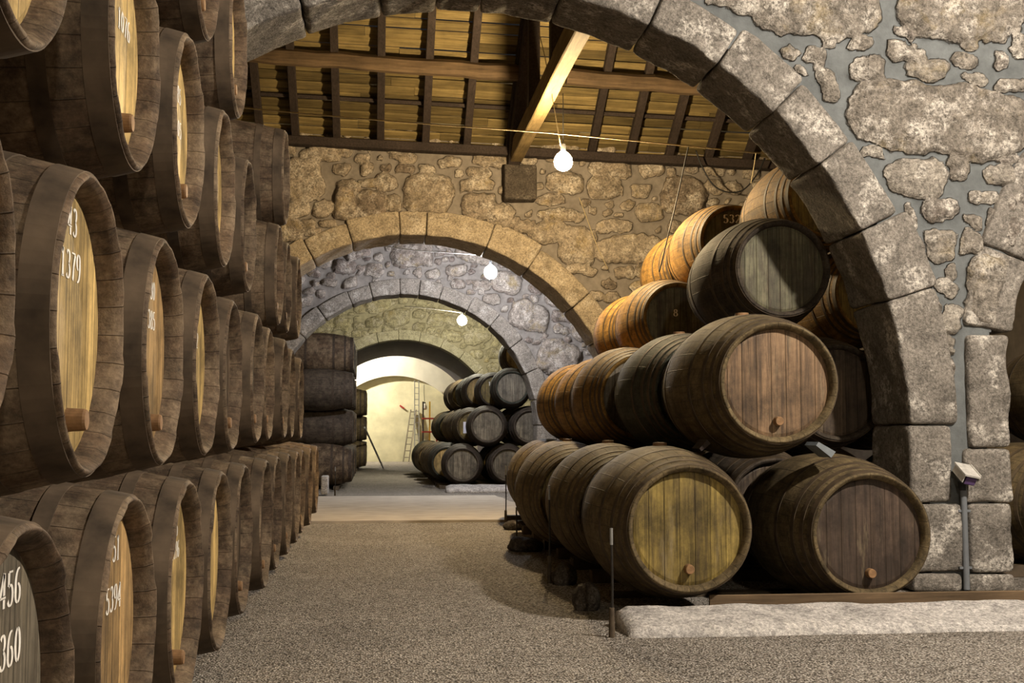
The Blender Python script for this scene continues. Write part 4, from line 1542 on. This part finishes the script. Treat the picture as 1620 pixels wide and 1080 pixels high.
# ------------------------------------------------------------------ lamps
def bulb(u, v, Y, r, col, strength, cord_to, label):
    q = P(u, v, Y)
    t = empty('light_bulb', (q[0], q[1], q[2] - r))
    tag(t, label, 'lamp', 'bare bulbs hanging down the cellar')
    pr = []
    for i in range(13):
        a = PI * i / 12
        k_ = 1.0 if a > PI / 2 else 1.0 + 0.18 * math.cos(a) ** 3
        pr.append((r * math.sin(a) * (0.98 if a < 0.6 else 1.0), r + r * math.cos(a) * k_))
    vs, fs = [], []
    n_ = 20
    m = len(pr)
    for i in range(n_):
        a = 2 * PI * i / n_
        for (rr, z) in pr:
            vs.append((rr * math.cos(a), rr * math.sin(a), z))
    for i in range(n_):
        ii = (i + 1) % n_
        for j in range(m - 1):
            fs.append((i * m + j, i * m + j + 1, ii * m + j + 1, ii * m + j))
    link('glass', mesh('glass', vs, fs, emit_mat('lamp_glow', col, strength), True), t)
    MB().tube([(0, 0, 2.12 * r), (0, 0, 2.2 * r), (0, 0, 2.2 * r + 0.075)], [0.03, 0.032, 0.026], 12).build('socket', M_black, t)
    MB().tube([(0, 0, 2.2 * r + 0.07), (0, 0, cord_to - (q[2] - r))], 0.006, 6).build('cord', M_black, t)
    return t


W1, W2, W3, W0 = 1900.0, 1050.0, 1100.0, 3000.0
bulb(891, 256, 13.5, 0.105, (1.0, 0.75, 0.42), W1, TZ - 0.12, 'bright warm bulb hanging from the tie beam before the second wall')
bulb(776, 431, 22.5, 0.12, (0.92, 0.93, 1.0), W2, 8.0, 'bluish white bulb hanging just beyond the second arch')
bulb(731, 507, 32.8, 0.13, (1.0, 0.93, 0.72), W3, 8.0, 'small white bulb farthest down the cellar')
# lamps of the same kind that hang out of the frame: before the first arch, behind the last, plus an added fill bulb


def plain_bulb(loc, r, col, strength, top, label):
    t = empty('light_bulb', loc)
    tag(t, label, 'lamp', 'bare bulbs hanging down the cellar')
    vs, fs = [], []
    n_, m = 16, 11
    for i in range(n_):
        a = 2 * PI * i / n_
        for j in range(m):
            b_ = PI * j / (m - 1)
            vs.append((r * math.sin(b_) * math.cos(a), r * math.sin(b_) * math.sin(a), r + r * math.cos(b_)))
    for i in range(n_):
        ii = (i + 1) % n_
        for j in range(m - 1):
            fs.append((i * m + j, i * m + j + 1, ii * m + j + 1, ii * m + j))
    link('glass', mesh('glass', vs, fs, emit_mat('lamp_glow', col, strength), True), t)
    MB().tube([(0, 0, 2 * r - 0.005), (0, 0, 2 * r + 0.08)], 0.03, 12).build('socket', M_black, t)
    MB().tube([(0, 0, 2 * r + 0.07), (0, 0, top - loc[2])], 0.006, 6).build('cord', M_black, t)
    return t


plain_bulb((4.3, 3.8, 4.2), 0.11, (1.0, 0.90, 0.78), W0, 6.2, 'bulb hanging over the gravel before the first arch')
plain_bulb((1.0, -2.6, 4.0), 0.11, (1.0, 0.88, 0.72), 950.0, 7.5, 'added fill bulb behind the viewer over the gravel')  # unseen fill, added to lift the dark sides facing the camera
plain_bulb((-2.0, 48.0, 4.6), 0.13, (1.0, 0.94, 0.80), 2900.0, 5.6, 'bulb hanging behind the last arch before the end wall')

# ------------------------------------------------------------------ cables
def cable(name, pts, r, mat, label, cat='cable', smooth_n=6):
    P_ = [Vector(p) for p in pts]
    out = []
    for i in range(len(P_) - 1):
        p0_, p1_, p2_, p3_ = P_[max(i - 1, 0)], P_[i], P_[i + 1], P_[min(i + 2, len(P_) - 1)]
        for k_ in range(smooth_n):
            t_ = k_ / smooth_n
            out.append(0.5 * ((2 * p1_) + (-p0_ + p2_) * t_ + (2 * p0_ - 5 * p1_ + 4 * p2_ - p3_) * t_ ** 2 + (-p0_ + 3 * p1_ - 3 * p2_ + p3_) * t_ ** 3))
    out.append(P_[-1])
    return tag(MB().tube(out, r, 6).build(name, mat, None, True), label, cat)


Yc_ = 13.2
cable('overhead_cable', [P(300, 161, Yc_), P(378, 170, Yc_), P(600, 190, Yc_), P(800, 205, Yc_), P(890, 212, Yc_), P(1090, 231, Yc_), P(1200, 242, Yc_), P(1330, 250, Yc_)], 0.0075, M_cable, 'pale cable stretched across below the rafters')
cable('hanging_wire', [P(1089, 232.5, Yc_), P(1085, 250, Yc_), P(1072, 310, Yc_), P(1054, 385, Yc_), P(1043, 430, Yc_)], 0.008, M_black, 'dark wire hanging from the pale cable to the amber barrels', 'wire')
cable('hanging_wire', [P(1101, 238, 16.9), P(1110, 262, 16.9), P(1128, 292, 16.9), P(1152, 304, 16.9), P(1176, 300, 16.9), P(1196, 278, 16.9), P(1210, 250, 16.9)], 0.011, M_black, 'dark wire sagging in a loop high on the lit wall', 'wire')
cable('hanging_wire', [P(1196, 241, 15.0), P(1193, 262, 15.0), P(1188, 290, 15.0)], 0.006, M_cable, 'short pale wire hanging beside the looped wire', 'wire')
cable('hanging_wire', [P(853, 52, 13.6), P(866, 110, 13.55), P(887, 231, 13.45)], 0.005, M_cable, 'thin pale guy wire running down to the warm bulb', 'wire')
cable('hanging_wire', [P(916, 312, YB - .14), P(925, 336, YB - .16), P(945, 390, YB - .16), P(962, 426, YB - .14)], 0.006, M_cable, 'thin pale wire slanting down the lit wall below the warm bulb', 'wire')
cable('overhead_cable', [P(600, 388, 22.4), P(660, 396, 22.4), P(755, 403, 22.4), P(772, 409, 22.4)], 0.009, M_lampwhite, 'white cable running to the bluish bulb')
cable('overhead_cable', [P(640, 484, 32.7), P(680, 488, 32.7), P(722, 493, 32.7), P(728, 495, 32.7)], 0.011, M_lampwhite, 'white cable running to the farthest bulb')

# ------------------------------------------------------------------ flood lamp on its conduit
q = P(1525, 747, YA - 0.09)
t = empty('flood_lamp', (q[0], q[1], q[2]))
tag(t, 'small white hooded flood lamp on a grey conduit up the stone pier', 'lamp')
tilt = Matrix.Rotation(math.radians(28), 3, 'X') @ Matrix.Rotation(math.radians(12), 3, 'Y')
MB().box((0, -0.05, 0.015), (0.115, 0.17, 0.012), tilt).box((-0.055, -0.04, -0.005), (0.006, 0.15, 0.05), tilt).box((0.055, -0.04, -0.005), (0.006, 0.15, 0.05), tilt).build('hood', M_lampwhite, t)
MB().box((0.0, -0.02, -0.035), (0.09, 0.10, 0.055), tilt, 0.008).build('housing', M_black, t)
MB().box((0.0, -0.085, -0.055), (0.075, 0.012, 0.05), tilt, 0.003).build('lens', M_lens, t)
MB().box((0.012, -0.08, -0.018), (0.045, 0.02, 0.025), tilt, 0.003).build('label_plate', M_lampwhite, t)
MB().tube([(0.0, 0.03, -0.06), (0.0, 0.03, -0.12)], 0.026, 10).build('bracket', M_black, t)
p1 = P(1524, 772, YA - 0.06)
p0 = P(1530, 950, YA - 0.06)
zg = 0.02
c = MB().tube([(p1[0] - q[0], p1[1] - q[1], p1[2] - q[2] + 0.03), (p0[0] - q[0], p0[1] - q[1], zg - q[2])], 0.0205, 12).build('conduit', M_conduit, t)
for vv in (808, 898):
    b = P(1526 if vv < 850 else 1528, vv, YA - 0.06)
    MB().box((b[0] - q[0], b[1] - q[1] + 0.012, b[2] - q[2]), (0.085, 0.03, 0.016), None, 0.002).build('clamp', M_conduit, c)

# ------------------------------------------------------------------ things at the far end
def ladder(base_l, top_l, width, r, nrung, label, mat, wdir=(1, 0, 0)):
    t = empty('ladder', base_l)
    tag(t, label, 'ladder')
    a, b = Vector((0, 0, 0)), Vector(top_l) - Vector(base_l)
    w = Vector(wdir) * width
    for s in (0, 1):
        MB().beam(a + w * s, b + w * s, r, r * 1.8, up=(0, 1, 0)).build('rail', mat, t)
    for i in range(nrung):
        k_ = (i + 0.7) / nrung
        p_ = a.lerp(b, k_)
        MB().tube([p_, p_ + w], r * 0.4, 6).build('rung', mat, t)
    return t


zE = z_floor(49)
b0 = PZ(638, 728, zE)
Yl = min(float(b0[1]), YE - 0.6)
b0 = P(638, 729, Yl)
b0[2] = zE
t0 = P(650, 648, YE - 0.12)
ladder(b0, t0, 0.22, 0.05, 8, 'grey wooden ladder leaning on the yellowed end wall', M_ladderw)
b1 = P(656, 725, YE - 0.7)
b1[2] = zE
t1 = P(656, 601, YE - 0.65)
ladder(b1, t1, 0.17, 0.035, 14, 'tall narrow metal ladder standing upright against the end wall', M_pale_steel)
# slender prop leaning on the far left barrels
pa = PZ(606, 741, z_floor(40))
pb = P(577, 676, 37.0)
o = MB().tube([pa + np.array([0, 0, 0.03]), pb], 0.03, 8).build('metal_prop', M_pale_steel)
tag(o, 'thin pale metal pole leaning on the far left barrels', 'pole')
# red and yellow rack with a hanging lamp
rk = P(674, 700, YE - 1.2)
rk[2] = z_floor(YE)
t = empty('storage_rack', (rk[0], rk[1], rk[2]))
tag(t, 'red rack with a yellow post at the right of the end wall', 'rack')
ztop = P(669, 635, YE - 1.2)[2] - rk[2]
for i, (dx, m_) in enumerate(((-0.12, M_rafter), (0.14, M_yellow), (0.42, M_red))):
    h_ = ztop if i < 2 else ztop * 0.72
    MB().box((dx, 0, h_ / 2), (0.06, 0.06, h_)).build('post', m_, t)
for z in (0.25, 0.5, 0.72):
    MB().box((0.15, 0.0, ztop * z), (0.62, 0.4, 0.06)).build('shelf', M_red, t)
qb = P(636, 643, YE - 0.05)
o = MB().beam(P(632.5, 641, YE - 0.05), P(639.5, 646, YE - 0.05), 0.06, 0.09, up=(0, 1, 0)).build('wall_bar', M_red)
tag(o, 'short slanting red bar fixed on the end wall', 'bar')
o = cable('hanging_wire', [P(671, 608, YE - 1.0), P(671, 622, YE - 1.0), P(672, 637, YE - 1.0)], 0.012, M_black, 'thin wire holding a small lamp by the rack', 'wire')
q = P(672, 644, YE - 1.0)
t = empty('hanging_lamp', (q[0], q[1], q[2] - 0.1))
tag(t, 'small pale lamp hanging on a wire by the red rack', 'lamp')
MB().tube([(0, 0, 0), (0, 0, 0.05), (0, 0, 0.16), (0, 0, 0.26)], [0.05, 0.09, 0.07, 0.03], 12).build('lamp_shade', M_lampwhite, t)
MB().tube([(0, 0, 0.25), (0, 0, 0.30)], 0.035, 8).build('socket', M_black, t)

# ------------------------------------------------------------------ world and view
w = bpy.data.worlds.new('world')
SC.world = w
w.use_nodes = True
w.node_tree.nodes['Background'].inputs[0].default_value = (0.55, 0.58, 0.65, 1)
w.node_tree.nodes['Background'].inputs[1].default_value = 0.02
SC.view_settings.view_transform = 'Standard'
SC.view_settings.look = 'None'
SC.view_settings.exposure = 0.12
SC.view_settings.gamma = 1.0
SC.view_settings.use_curve_mapping = False
SC.cycles.use_denoising = True
SC.cycles.max_bounces = 6
SC.cycles.sample_clamp_indirect = 4.0
